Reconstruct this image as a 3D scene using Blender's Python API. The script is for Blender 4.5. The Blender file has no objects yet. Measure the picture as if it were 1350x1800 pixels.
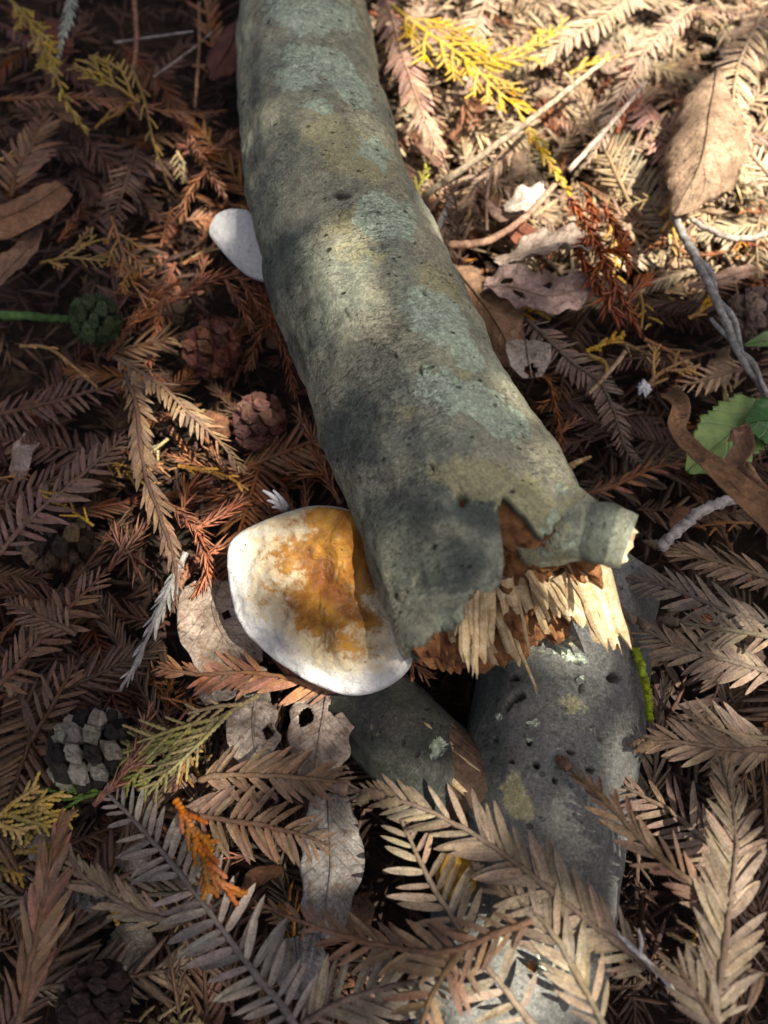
import bpy, math, random
import numpy as np
from mathutils import Vector as V, Matrix, noise as MN

# ------------------------------------------------------------------ camera, sky, sun, exposure
CM = 0.01                       # everything below is written in centimetres
scene = bpy.context.scene
COL = scene.collection
R = math.radians
CAM_H, PITCH, VFOV = 30.0, 64.0, 62.0
FPX = 900 / math.tan(R(VFOV / 2))
cam_d = bpy.data.cameras.new('camera')
cam = bpy.data.objects.new('camera', cam_d); COL.objects.link(cam)
cam.location = (0, 0, CAM_H * CM)
cam.rotation_euler = (R(90 - PITCH), 0, 0)
cam_d.sensor_fit = 'VERTICAL'; cam_d.sensor_height = 6.4
cam_d.lens = 3.2 / math.tan(R(VFOV / 2))
cam_d.clip_start = 0.01; cam_d.clip_end = 200
cam_d.dof.use_dof = True; cam_d.dof.focus_distance = 0.268; cam_d.dof.aperture_fstop = 1.7
scene.camera = cam

SUN_EL, SUN_AZ = 66.0, -32.0      # azimuth counter-clockwise from +x (the log's lit flank side)
SUN = V((math.cos(R(SUN_EL)) * math.cos(R(SUN_AZ)), math.cos(R(SUN_EL)) * math.sin(R(SUN_AZ)), math.sin(R(SUN_EL))))
world = bpy.data.worlds.new('World'); scene.world = world; world.use_nodes = True
wn = world.node_tree.nodes; wl = world.node_tree.links; wn.clear()
sky = wn.new('ShaderNodeTexSky'); sky.sky_type = 'NISHITA'; sky.sun_disc = False
sky.air_density = .45; sky.dust_density = 7.0; sky.ozone_density = 1.0
sky.sun_elevation = R(SUN_EL); sky.sun_rotation = R(90 - SUN_AZ)
bg = wn.new('ShaderNodeBackground'); bg.inputs[1].default_value = 0.06
wo = wn.new('ShaderNodeOutputWorld')
wl.new(sky.outputs[0], bg.inputs[0]); wl.new(bg.outputs[0], wo.inputs[0])
sun_d = bpy.data.lights.new('sun', 'SUN'); sun_d.energy = 5.0; sun_d.angle = R(0.5); sun_d.color = (1.0, .93, .82)
sun = bpy.data.objects.new('sun', sun_d); COL.objects.link(sun)
sun.rotation_euler = SUN.to_track_quat('Z', 'Y').to_euler()
sun.location = SUN * 3
vs = scene.view_settings
vs.view_transform = 'Standard'; vs.look = 'None'; vs.gamma = 1; vs.use_curve_mapping = False; vs.exposure = 1.4
scene.cycles.use_denoising = True
scene.cycles.max_bounces = 5; scene.cycles.diffuse_bounces = 3

# ------------------------------------------------------------------ helpers
rnd = random.Random(7)
def U(a, b): return rnd.uniform(a, b)
_p = R(PITCH)
FWD = V((0, math.cos(_p), -math.sin(_p))); UPC = V((0, math.sin(_p), math.cos(_p)))
def P(px, py, z):
    """the point at height z (cm) that is seen at a pixel of the 1350 x 1800 photograph"""
    r = FWD * FPX + V((1, 0, 0)) * (px - 675) + UPC * (900 - py)
    return V((0, 0, CAM_H)) + r * ((z - CAM_H) / r.z)
def pix(p):
    d = p - V((0, 0, CAM_H)); f = d.dot(FWD)
    return 675 + d.x / f * FPX, 900 - d.dot(UPC) / f * FPX
def nz(x, y, z=0.0): return MN.noise(V((x, y, z)))
def fbm(p, o=4): return MN.fractal(p, 1.0, 2.0, o)
def sstep(a, b, x):
    t = min(1, max(0, (x - a) / (b - a))); return t * t * (3 - 2 * t)
def spline(pts, n):
    """Catmull-Rom through pts, n samples at even parameter"""
    pts = [V(p) for p in pts]
    if len(pts) == 2: return [pts[0].lerp(pts[1], i / (n - 1)) for i in range(n)]
    q = [pts[0] * 2 - pts[1]] + pts + [pts[-1] * 2 - pts[-2]]
    out = []
    for i in range(n):
        s = i / (n - 1) * (len(pts) - 1); k = min(int(s), len(pts) - 2); t = s - k
        a, b, c, d = q[k], q[k + 1], q[k + 2], q[k + 3]
        out.append(.5 * ((2 * b) + (c - a) * t + (2 * a - 5 * b + 4 * c - d) * t * t + (3 * b - a - 3 * c + d) * t ** 3))
    return out
def even(pts, n):
    """resample a polyline to n points evenly spaced by length"""
    d = [0]
    for a, b in zip(pts, pts[1:]): d.append(d[-1] + (b - a).length)
    out, k = [], 0
    for i in range(n):
        s = d[-1] * i / (n - 1)
        while k < len(pts) - 2 and d[k + 1] < s: k += 1
        w = (s - d[k]) / max(1e-9, d[k + 1] - d[k]); out.append(pts[k].lerp(pts[k + 1], w))
    return out, d[-1]
def interp(tab, x):
    if x <= tab[0][0]: return tab[0][1]
    for (a, b), (c, d) in zip(tab, tab[1:]):
        if x <= c: return b + (d - b) * (x - a) / (c - a)
    return tab[-1][1]

class MB:
    """collects vertices (cm) and faces, becomes ONE mesh object"""
    def __init__(s): s.v = []; s.f = []; s.att = {}
    def add(s, vs, fs):
        o = len(s.v); s.v.extend(vs); s.f.extend([tuple(i + o for i in f) for f in fs]); return o
    def tube(s, pts, rad, n=6, cap=True, flat=1.0, up=None):
        o = len(s.v); m = len(pts)
        prevn = None
        for i, p in enumerate(pts):
            t = (pts[min(i + 1, m - 1)] - pts[max(i - 1, 0)]).normalized()
            if prevn is None:
                a = up or V((0, 0, 1))
                if abs(t.dot(a)) > .95: a = V((1, 0, 0))
                prevn = a
            nn = (prevn - t * prevn.dot(t)).normalized(); prevn = nn; b = t.cross(nn)
            r = rad[i] if isinstance(rad, (list, tuple)) else rad
            for k in range(n):
                an = 2 * math.pi * k / n
                s.v.append(p + b * (math.cos(an) * r) + nn * (math.sin(an) * r * flat))
        for i in range(m - 1):
            for k in range(n):
                s.f.append((o + i * n + k, o + i * n + (k + 1) % n, o + (i + 1) * n + (k + 1) % n, o + (i + 1) * n + k))
        if cap:
            s.f.append(tuple(o + k for k in range(n))[::-1]); s.f.append(tuple(o + (m - 1) * n + k for k in range(n)))
        return o
    def mesh(s, name, mat, smooth=True, origin=None):
        me = bpy.data.meshes.new(name)
        o = origin or V((0, 0, 0))
        me.from_pydata([((p[0] - o[0]) * CM, (p[1] - o[1]) * CM, (p[2] - o[2]) * CM) for p in s.v], [], s.f)
        for k, vals in s.att.items():
            vec = isinstance(vals[0], (tuple, list, V))
            a = me.attributes.new(k, 'FLOAT_VECTOR' if vec else 'FLOAT', 'POINT')
            a.data.foreach_set('vector' if vec else 'value', np.array(vals, dtype=np.float32).ravel())
        if smooth: me.polygons.foreach_set('use_smooth', [True] * len(me.polygons))
        me.materials.append(mat)
        return me
def link(name, data, parent=None, mat4=None, color=None):
    o = bpy.data.objects.new(name, data); COL.objects.link(o)
    if parent: o.parent = parent
    if mat4 is not None: o.matrix_basis = mat4
    if color is not None: o.color = (*color[:3], 1)
    return o
def thing(name, label, cat, loc, group=None):
    o = link(name, None); o.location = V(loc) * CM; o.empty_display_size = .01
    return tag(o, label, cat, group)
def tag(o, label, cat, group=None, kind=None):
    if label: o['label'] = label
    if cat: o['category'] = cat
    if group: o['group'] = group
    if kind: o['kind'] = kind
    return o
def T(p): return Matrix.Translation(V(p) * CM)
def frame(x, z):
    """rotation whose x axis is x and whose z axis is as near z as can be"""
    x = x.normalized(); y = z.cross(x).normalized(); z = x.cross(y)
    return Matrix((x, y, z)).transposed()
def vary(c, a=.15):
    k = U(1 - a, 1 + a); return tuple(max(.003, v * k * U(1 - a * .35, 1 + a * .35)) for v in c[:3])

# ------------------------------------------------------------------ materials
class NT:
    def __init__(s, name):
        s.m = bpy.data.materials.new(name); s.m.use_nodes = True
        s.t = s.m.node_tree; s.t.nodes.clear()
        s.out = s.t.nodes.new('ShaderNodeOutputMaterial')
        s.b = s.t.nodes.new('ShaderNodeBsdfPrincipled'); s.t.links.new(s.b.outputs[0], s.out.inputs[0])
        s.b.inputs['Specular IOR Level'].default_value = .3
    def n(s, typ, ins=None, **props):
        nd = s.t.nodes.new('ShaderNode' + typ)
        for k, v in props.items(): setattr(nd, k, v)
        for k, v in (ins or {}).items(): s.set(nd.inputs[k], v)
        return nd
    def set(s, sock, v):
        if hasattr(v, 'links'): s.t.links.new(v, sock)
        elif isinstance(v, (tuple, list)) and len(v) == 3 and sock.type == 'RGBA': sock.default_value = (*v, 1)
        else: sock.default_value = v
    def math(s, op, a, b=0.0, c=0.0, clamp=False):
        nd = s.n('Math', {0: a, 1: b, 2: c}, operation=op, use_clamp=clamp); return nd.outputs[0]
    def mix(s, f, a, b, mode='MIX'):
        nd = s.n('Mix', data_type='RGBA', blend_type=mode)
        s.set(nd.inputs[0], f); s.set(nd.inputs[6], a); s.set(nd.inputs[7], b); return nd.outputs[2]
    def noise(s, vec, scale, detail=4, rough=.55, dist=0.0, out=0):
        return s.n('TexNoise', {'Vector': vec, 'Scale': scale, 'Detail': detail, 'Roughness': rough, 'Distortion': dist}).outputs[out]
    def vor(s, vec, scale, feature='F1', out=0, rand=1.0):
        return s.n('TexVoronoi', {'Vector': vec, 'Scale': scale, 'Randomness': rand}, feature=feature).outputs[out]
    def ramp(s, f, a, b):            # smoothstep from a to b
        return s.n('MapRange', {0: f, 1: a, 2: b, 3: 0.0, 4: 1.0}, interpolation_type='SMOOTHSTEP').outputs[0]
    def vmul(s, vec, m): return s.n('VectorMath', {0: vec, 1: m}, operation='MULTIPLY').outputs[0]
    def attr(s, name, out='Fac'): return s.n('Attribute', attribute_name=name).outputs[out]
    def pos(s, k=100.0): return s.vmul(s.n('NewGeometry').outputs['Position'], (k, k, k))
    def obj(s, k=100.0): return s.vmul(s.n('TexCoord').outputs['Object'], (k, k, k))
    def bump(s, h, strength=.5, dist=.001, prev=None):
        i = {'Height': h, 'Strength': strength, 'Distance': dist}
        if prev is not None: i['Normal'] = prev
        return s.n('Bump', i).outputs[0]
    def done(s, col, rough=.8, normal=None):
        s.set(s.b.inputs['Base Color'], col); s.set(s.b.inputs['Roughness'], rough)
        if normal is not None: s.set(s.b.inputs['Normal'], normal)
        return s.m

def mat_bark(name, base_a, base_b, spec_amount=1.0, wr=1.0):
    t = NT(name); uv = t.attr('uvc', 'Vector')
    big = t.noise(uv, .33, 5, .6, .4)
    col = t.mix(t.ramp(big, .36, .64), base_a, base_b)
    mid = t.noise(uv, 1.4, 6, .65, .6)
    col = t.mix(t.math('MULTIPLY', t.ramp(mid, .46, .68), .45), col, (.17, .155, .135))
    # dark blue-green tone, mostly painted shade on the left flanks
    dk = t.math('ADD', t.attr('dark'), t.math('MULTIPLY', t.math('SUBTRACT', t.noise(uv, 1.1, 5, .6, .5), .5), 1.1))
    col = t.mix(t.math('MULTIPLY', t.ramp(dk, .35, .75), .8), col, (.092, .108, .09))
    # yellow crust
    ye = t.math('ADD', t.attr('yellow'), t.math('MULTIPLY', t.math('SUBTRACT', t.noise(uv, 1.5, 7, .75, .8), .5), 1.9))
    yf = t.ramp(ye, .36, .58)
    col = t.mix(t.math('MULTIPLY', yf, .8), col, (.50, .46, .235))
    # pale green lichen with a clear torn edge
    li = t.math('ADD', t.attr('lichen'), t.math('MULTIPLY', t.math('SUBTRACT', t.noise(uv, 1.0, 9, .75, 1.2), .5), 1.5))
    lf = t.ramp(li, .38, .43)
    lcol = t.mix(t.ramp(t.noise(uv, 6, 5, .7), .35, .65), (.44, .54, .37), (.68, .76, .56))
    col = t.mix(t.math('MULTIPLY', lf, .93), col, lcol)
    # wrinkles that run round the branch
    wv = t.vmul(uv, (6.0, 2.2, 1.0))
    w = t.noise(wv, 1.0, 5, .6, 1.3)
    line = t.math('SUBTRACT', 1.0, t.ramp(t.math('ABSOLUTE', t.math('SUBTRACT', w, .5)), .0, .04))
    wmask = t.ramp(t.noise(uv, .42, 3, .5), .40, .60)
    wf = t.math('MULTIPLY', t.math('MULTIPLY', line, t.math('ADD', t.math('MULTIPLY', wmask, .8), .12)), wr)
    col = t.mix(t.math('MULTIPLY', wf, .8), col, (.06, .057, .045))
    # lenticels and pin holes
    v1 = t.vor(t.vmul(uv, (1.9, 1.35, 1)), 1.0)
    sp = t.math('SUBTRACT', 1.0, t.ramp(v1, .08, .16))
    sp = t.math('MULTIPLY', sp, t.ramp(t.noise(uv, .9, 2), .42, .55))
    v2 = t.vor(t.vmul(uv, (4.2, 3.0, 1)), 1.0)
    sp2 = t.math('MULTIPLY', t.math('SUBTRACT', 1.0, t.ramp(v2, .10, .2)), t.ramp(t.noise(uv, 1.7, 2), .5, .6))
    spk = t.math('MAXIMUM', sp, t.math('MULTIPLY', sp2, .8))
    col = t.mix(t.math('MULTIPLY', spk, .85 * spec_amount), col, (.018, .018, .016))
    grain = t.noise(uv, 14, 6, .7)
    col = t.mix(.75, col, t.mix(t.ramp(grain, .25, .75), (.42, .42, .42), (1.4, 1.4, 1.4)), 'MULTIPLY')
    g2 = t.noise(uv, 5.0, 5, .7, .5)
    col = t.mix(.6, col, t.mix(t.ramp(g2, .3, .7), (.55, .55, .53), (1.3, 1.3, 1.3)), 'MULTIPLY')
    col = t.mix(t.math('MULTIPLY', t.attr('hole_shade'), .9), col, (.02, .014, .01))  # hole insides painted dark: rotten wood plus added shade
    nb = t.bump(g2, .45, .0007, t.bump(grain, .6, .0007))
    nb = t.bump(wf, .6, -.0006, nb)
    nb = t.bump(spk, .8, -.0011, nb)
    nb = t.bump(lf, .35, .0006, nb)
    return t.done(col, .82, nb)

def mat_wood(name, ca, cb, scale=3.0):
    t = NT(name); c = t.obj()
    isl = t.n('NewGeometry').outputs['Random Per Island']; ob = t.n('ObjectInfo').outputs['Random']
    r = t.math('FRACT', t.math('ADD', isl, ob))
    n1 = t.noise(c, scale, 6, .7, .6); n2 = t.noise(c, scale * 7, 4, .7)
    col = t.mix(t.ramp(n1, .35, .7), ca, cb)
    col = t.mix(.6, col, t.mix(r, (.55, .5, .45), (1.25, 1.2, 1.12)), 'MULTIPLY')
    col = t.mix(.5, col, t.mix(t.ramp(n2, .3, .7), (.55, .5, .45), (1.2, 1.2, 1.2)), 'MULTIPLY')
    return t.done(col, .85, t.bump(n2, .7, .0006))

def mat_plant(name, rough=.55, spec=.35, var=.5, bd=.0005):
    """dead conifer tissue: the object's colour, each needle a little different, weathered in patches"""
    t = NT(name); info = t.n('ObjectInfo'); isl = t.n('NewGeometry').outputs['Random Per Island']
    r = t.math('FRACT', t.math('ADD', t.math('MULTIPLY', isl, 3.7), info.outputs['Random']))
    r2 = t.math('FRACT', t.math('MULTIPLY', r, 7.31))
    c = t.pos()
    n1 = t.noise(c, 1.1, 4, .6); n2 = t.noise(c, 16, 4, .7); n3 = t.noise(c, 4.0, 4, .65)
    base = info.outputs['Color']
    col = t.mix(var, base, t.mix(r, (.42, .40, .42), (1.55, 1.5, 1.4)), 'MULTIPLY')
    hsv = t.n('HueSaturation', {'Hue': t.math('ADD', .488, t.math('MULTIPLY', r2, .024)), 'Saturation': t.math('ADD', .62, t.math('MULTIPLY', n1, .8)), 'Value': 1.0, 'Fac': 1.0, 'Color': col})
    col = hsv.outputs[0]
    col = t.mix(.6, col, t.mix(t.ramp(n3, .3, .7), (.55, .52, .5), (1.25, 1.25, 1.25)), 'MULTIPLY')
    col = t.mix(.45, col, t.mix(t.ramp(n2, .3, .7), (.5, .5, .5), (1.35, 1.35, 1.35)), 'MULTIPLY')
    nu = t.attr('nuv', 'Vector')
    st = t.noise(t.vmul(nu, (2.0, 60.0, 1.0)), 1.0, 3, .6)
    col = t.mix(.5, col, t.mix(t.ramp(st, .3, .7), (.62, .6, .58), (1.25, 1.25, 1.22)), 'MULTIPLY')
    t.b.inputs['Specular IOR Level'].default_value = spec
    return t.done(col, rough, t.bump(st, .4, .0004, t.bump(n2, .7, bd)))

def mat_deadleaf(name):
    t = NT(name); info = t.n('ObjectInfo'); c = t.pos()
    lf = t.attr('leafuv', 'Vector')
    n1 = t.noise(c, 1.0, 5, .65, .5); n2 = t.noise(c, 9, 5, .7); n3 = t.noise(c, 3.2, 4, .6, .8)
    col = t.mix(.75, info.outputs['Color'], t.mix(t.ramp(n1, .3, .7), (.45, .40, .36), (1.3, 1.28, 1.25)), 'MULTIPLY')
    col = t.mix(t.math('MULTIPLY', t.ramp(n3, .52, .66), .65), col, (.15, .085, .045))
    col = t.mix(.6, col, t.mix(t.ramp(n2, .3, .7), (.5, .48, .46), (1.3, 1.3, 1.3)), 'MULTIPLY')
    col = t.mix(t.math('MULTIPLY', t.ramp(t.noise(c, 2.3, 5, .7), .60, .66), .7), col, (.035, .03, .028))
    # side veins
    sep = t.n('SeparateXYZ', {0: lf})
    ph = t.math('SUBTRACT', t.math('MULTIPLY', sep.outputs[0], 9.0), t.math('MULTIPLY', t.math('ABSOLUTE', sep.outputs[1]), 2.2))
    vein = t.math('SUBTRACT', 1.0, t.ramp(t.math('ABSOLUTE', t.math('SUBTRACT', t.math('FRACT', ph), .5)), .0, .10))
    net = t.math('SUBTRACT', 1.0, t.ramp(t.vor(c, 4.5, 'DISTANCE_TO_EDGE'), .0, .06))
    ve = t.math('MAXIMUM', vein, t.math('MULTIPLY', net, .5))
    col = t.mix(t.math('MULTIPLY', ve, .3), col, (.11, .08, .055))
    nb = t.bump(n2, .5, .0007); nb = t.bump(ve, .5, .0008, nb); nb = t.bump(n3, .5, .0015, nb)
    return t.done(col, .7, nb)

def mat_greenleaf():
    t = NT('fresh_green_leaf'); info = t.n('ObjectInfo'); c = t.pos(); lf = t.attr('leafuv', 'Vector')
    n1 = t.noise(c, 1.6, 4, .6); n2 = t.noise(c, 7, 4)
    col = t.mix(.6, info.outputs['Color'], t.mix(t.ramp(n1, .3, .7), (.5, .6, .5), (1.4, 1.3, 1.2)), 'MULTIPLY')
    sep = t.n('SeparateXYZ', {0: lf})
    ph = t.math('SUBTRACT', t.math('MULTIPLY', sep.outputs[0], 6.0), t.math('MULTIPLY', t.math('ABSOLUTE', sep.outputs[1]), 1.6))
    vein = t.math('SUBTRACT', 1.0, t.ramp(t.math('ABSOLUTE', t.math('SUBTRACT', t.math('FRACT', ph), .5)), .0, .12))
    col = t.mix(t.math('MULTIPLY', vein, .35), col, (.25, .36, .16))
    col = t.mix(t.math('MULTIPLY', t.ramp(t.noise(c, 1.1, 5, .7), .60, .70), .6), col, (.33, .35, .22))
    t.b.inputs['Specular IOR Level'].default_value = .5
    return t.done(col, .38, t.bump(vein, .5, -.0006, t.bump(n2, .4, .0006)))

def mat_mushroom():
    t = NT('bracket_fungus_flesh'); c = t.obj(); tt = t.attr('rimness'); oc = t.attr('ochre')
    nA = t.noise(c, 1.5, 6, .65, .6); nB = t.noise(c, 5.5, 6, .7, .4); nC = t.noise(c, 18, 5, .7)
    white = t.mix(t.ramp(nB, .3, .7), (.66, .65, .60), (.88, .88, .86))
    cream = t.mix(t.ramp(nA, .3, .7), (.66, .52, .30), (.74, .66, .48))
    col = white
    m1 = t.math('ADD', oc, t.math('MULTIPLY', t.math('SUBTRACT', nB, .5), .85))
    col = t.mix(t.ramp(m1, .16, .52), col, cream)
    och = t.mix(t.ramp(nA, .35, .65), (.30, .115, .016), (.50, .245, .035))
    col = t.mix(t.ramp(t.math('ADD', m1, t.math('MULTIPLY', t.math('SUBTRACT', nA, .5), .7)), .52, .82), col, och)
    br = t.math('ADD', t.attr('brown'), t.math('MULTIPLY', t.math('SUBTRACT', nA, .5), 1.1))
    col = t.mix(t.math('MULTIPLY', t.ramp(br, .35, .75), .8), col, (.17, .055, .015))
    sp = t.math('SUBTRACT', 1.0, t.ramp(t.vor(c, 3.4), .07, .14))
    sp = t.math('MULTIPLY', sp, t.ramp(t.noise(c, 1.2, 2), .45, .55))
    col = t.mix(t.math('MULTIPLY', sp, .8), col, (.07, .04, .02))
    crack = t.math('SUBTRACT', 1.0, t.ramp(t.vor(t.n('VectorMath', {0: c, 1: t.vmul(t.noise(c, 3, 3, out=1), (.5, .5, .5))}, operation='ADD').outputs[0], 3.2, 'DISTANCE_TO_EDGE'), .0, .07))
    col = t.mix(t.math('MULTIPLY', t.math('MULTIPLY', crack, t.ramp(nA, .4, .6)), .28), col, (.38, .35, .30))
    nb = t.bump(nB, .7, .002); nb = t.bump(nC, .6, .0007, nb); nb = t.bump(crack, .35, -.0006, nb)
    return t.done(col, .6, nb)

def mat_simple(name, ca, cb, scale=4, rough=.8, bump=.0008, objcolor=False):
    t = NT(name); c = t.pos(); n1 = t.noise(c, scale, 6, .65, .4); n2 = t.noise(c, scale * 5, 4, .7)
    col = t.mix(t.ramp(n1, .32, .68), ca, cb)
    if objcolor: col = t.mix(1.0, t.n('ObjectInfo').outputs['Color'], t.mix(t.ramp(n1, .3, .7), (.45, .45, .45), (1.45, 1.45, 1.45)), 'MULTIPLY')
    col = t.mix(.4, col, t.mix(t.ramp(n2, .3, .7), (.55, .55, .55), (1.3, 1.3, 1.3)), 'MULTIPLY')
    return t.done(col, rough, t.bump(n2, .6, bump))

M_BARK = mat_bark('mottled_lichen_bark', (.33, .35, .255), (.48, .455, .30), 1.0, 1.0)
M_GREY = mat_bark('weathered_grey_bark', (.165, .168, .152), (.24, .24, .215), .5, .45)
M_DARKBARK = mat_bark('dark_green_bark', (.05, .055, .045), (.085, .09, .07), .8, .7)
M_WOOD = mat_wood('pale_splintered_wood', (.50, .36, .19), (.78, .66, .44))
M_PALEBROWN = mat_wood('brown_stained_wood', (.22, .14, .07), (.46, .34, .20))
M_ROT = mat_wood('rotten_brown_wood', (.10, .036, .014), (.34, .17, .065), 1.6)
M_NEEDLE = mat_plant('dry_conifer_needle')
M_STEM = mat_plant('dry_conifer_stem', .75, .2, .25)
M_SCALE = mat_plant('scale_leaf_spray', .6, .3, .45)
M_CONE = mat_plant('woody_cone_scale', .8, .2, .5, .0016)
M_LEAF = mat_deadleaf('dead_broad_leaf')
M_GREEN = mat_greenleaf()
M_FUNGUS = mat_mushroom()
M_SOIL = mat_simple('dark_humus', (.012, .008, .006), (.05, .03, .018), 2.0, .95, .003)
M_TWIG = mat_simple('weathered_twig', (.2, .2, .2), (.3, .3, .3), 3.5, .8, .0008, True)
M_YELLOW = mat_simple('yellow_jelly_fungus', (.42, .20, .02), (.62, .40, .06), 6, .55, .0012)
M_CROWN = mat_simple('living_tree_leaf', (.05, .09, .025), (.08, .13, .04), 3, .5)

# ------------------------------------------------------------------ the ground
def soil_z(x, y):
    return .5 * nz(x * .12, y * .12, 3) + .35 * nz(x * .4, y * .4, 8) - .4
def build_ground():
    xs = sorted(set([-1500, -700, -300, -150, -90] + [i * 1.0 for i in range(-60, 61)] + [90, 150, 300, 700, 1500]))
    ys = sorted(set([-1500, -700, -300, -120, -60] + [i * 1.0 for i in range(-30, 91)] + [120, 180, 300, 700, 1500]))
    b = MB()
    for y in ys:
        for x in xs: b.v.append(V((x, y, soil_z(x, y))))
    n = len(xs)
    for j in range(len(ys) - 1):
        for i in range(n - 1): b.f.append((j * n + i, j * n + i + 1, (j + 1) * n + i + 1, (j + 1) * n + i))
    o = link('forest_floor_ground', b.mesh('forest_floor_ground', M_SOIL))
    tag(o, 'dark bare humus under the fallen needles', 'ground', kind='structure')
build_ground()

# ------------------------------------------------------------------ logs
def ell(px, py, tab):
    """largest value of a set of soft ellipses (cx, cy, a, b, degrees, value)"""
    m = 0.0
    for cx, cy, a, b_, ang, val in tab:
        dx, dy = px - cx, py - cy; c, s = math.cos(R(ang)), math.sin(R(ang))
        q = ((dx * c + dy * s) / a) ** 2 + ((-dx * s + dy * c) / b_) ** 2
        if q < 4: m = max(m, val * math.exp(-q * .75))
    return m
class Log:
    def __init__(s, pts, radii, n=200):
        raw = spline([P(*p) for p in pts], 400)
        s.ax, s.L = even(raw, n)
        s.rad = radii; s.n = n
    def at(s, u):
        f = min(max(u / s.L, 0), 1) * (s.n - 1); i = min(int(f), s.n - 2)
        p = s.ax[i].lerp(s.ax[i + 1], f - i) if u <= s.L else s.ax[-1] + (s.ax[-1] - s.ax[-2]).normalized() * (u - s.L)
        if u < 0: p = s.ax[0] + (s.ax[1] - s.ax[0]).normalized() * u
        a, c = max(i - 3, 0), min(i + 4, s.n - 1)
        t = (s.ax[c] - s.ax[a]).normalized()
        nn = (V((0, 0, 1)) - t * t.z).normalized(); bb = nn.cross(t)
        return p, t, nn, bb
    def r(s, u): return interp(s.rad, u / s.L)
    def point(s, u, phi, r=None):
        p, t, nn, bb = s.at(u); r = s.r(u) if r is None else r
        return p + (nn * math.cos(phi) + bb * math.sin(phi)) * r

def build_bark(log, u0, end, nu, nphi, bump, lich=(), yel=(), dark=(), pits=(), left_shade=.3, seed=0, wall=.22, start_open=False):
    """a bark tube that ends in the ragged profile end(phi); the wall turns inwards at the rim"""
    b = MB(); uvc, al, ay, ad, ah = [], [], [], [], []
    for i in range(nu):
        s_ = i / (nu - 1)
        for k in range(nphi):
            ph = -math.pi + 2 * math.pi * k / nphi
            u = u0 + s_ * (end(ph) - u0)
            r0 = log.r(u)
            q = V((math.cos(ph) * 2.2, math.sin(ph) * 2.2, u * .55 + seed))
            r = r0 + bump * fbm(q * .55, 3) + bump * .35 * fbm(q * 2.1, 3)
            p = log.point(u, ph, r); hole = 0.0
            x, y = pix(p)
            for (cx, cy, a, b2, ang, dep) in pits:
                dx, dy = x - cx, y - cy; c, sn = math.cos(R(ang)), math.sin(R(ang))
                d2 = math.hypot((dx * c + dy * sn) / a, (-dx * sn + dy * c) / b2) + .25 * nz(x * .08, y * .08, 2)
                if d2 < 1.3 and abs(ph) < 1.9: hk = 1 - sstep(.75, 1.1, d2); r -= 1.5 * dep * hk; hole = max(hole, hk)
            p = log.point(u, ph, r)
            b.v.append(p); uvc.append((u, ph * r0, seed * 3.1))
            vis = abs(ph) < 1.9
            al.append(ell(x, y, lich) if vis else 0.0); ay.append(ell(x, y, yel) if vis else 0.0); ah.append(hole)
            ad.append(max(ell(x, y, dark) if vis else 0.0, left_shade * sstep(-.5, -1.4, ph) if ph < 0 else 0.0, .2 if not vis else 0))  # left flank darkened as painted shade
    for i in range(nu - 1):
        for k in range(nphi):
            k2 = (k + 1) % nphi
            b.f.append((i * nphi + k, (i + 1) * nphi + k, (i + 1) * nphi + k2, i * nphi + k2))
    prev = (nu - 1) * nphi
    for back, inn in ((.05, wall * .6), (.12, wall), (1.6, wall)):
        o = len(b.v)
        for k in range(nphi):
            ph = -math.pi + 2 * math.pi * k / nphi; u = end(ph) + .04 - back
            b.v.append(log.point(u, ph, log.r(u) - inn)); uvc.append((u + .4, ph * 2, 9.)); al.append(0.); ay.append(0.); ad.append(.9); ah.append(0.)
        for k in range(nphi):
            k2 = (k + 1) % nphi; b.f.append((prev + k, o + k, o + k2, prev + k2))
        prev = o
    b.att = {'uvc': uvc, 'lichen': al, 'yellow': ay, 'dark': ad, 'hole_shade': ah}
    return b
def build_core(log, end, rr, recess, hollow, nphi=72, nr=16, seed=0, rough=.35):
    """the broken wood inside the bark: a ragged face, hollow in the middle, and its flank"""
    b = MB()
    for j in range(nr + 2):
        for k in range(nphi):
            ph = -math.pi + 2 * math.pi * k / nphi
            if j <= nr:
                t = j / nr; r = rr * t
                u = end(ph * 1.0) * t + end(0) * 0 * (1 - t) + log.L * (1 - t) if False else log.L + (end(ph) - log.L) * t
                q = V((math.cos(ph) * r * 1.7, math.sin(ph) * r * 1.7, seed))
                u += -recess - hollow * (1 - t * t) + rough * MN.noise(q * 1.1) + rough * 1.2 * abs(MN.noise(q * 2.6))
            else:
                r = rr * (1 - .01 * (j - nr)); u = log.L - 4
            b.v.append(log.point(u, ph, r))
    for j in range(nr + 1):
        for k in range(nphi):
            k2 = (k + 1) % nphi; b.f.append((j * nphi + k, (j + 1) * nphi + k, (j + 1) * nphi + k2, j * nphi + k2))
    return b
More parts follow.
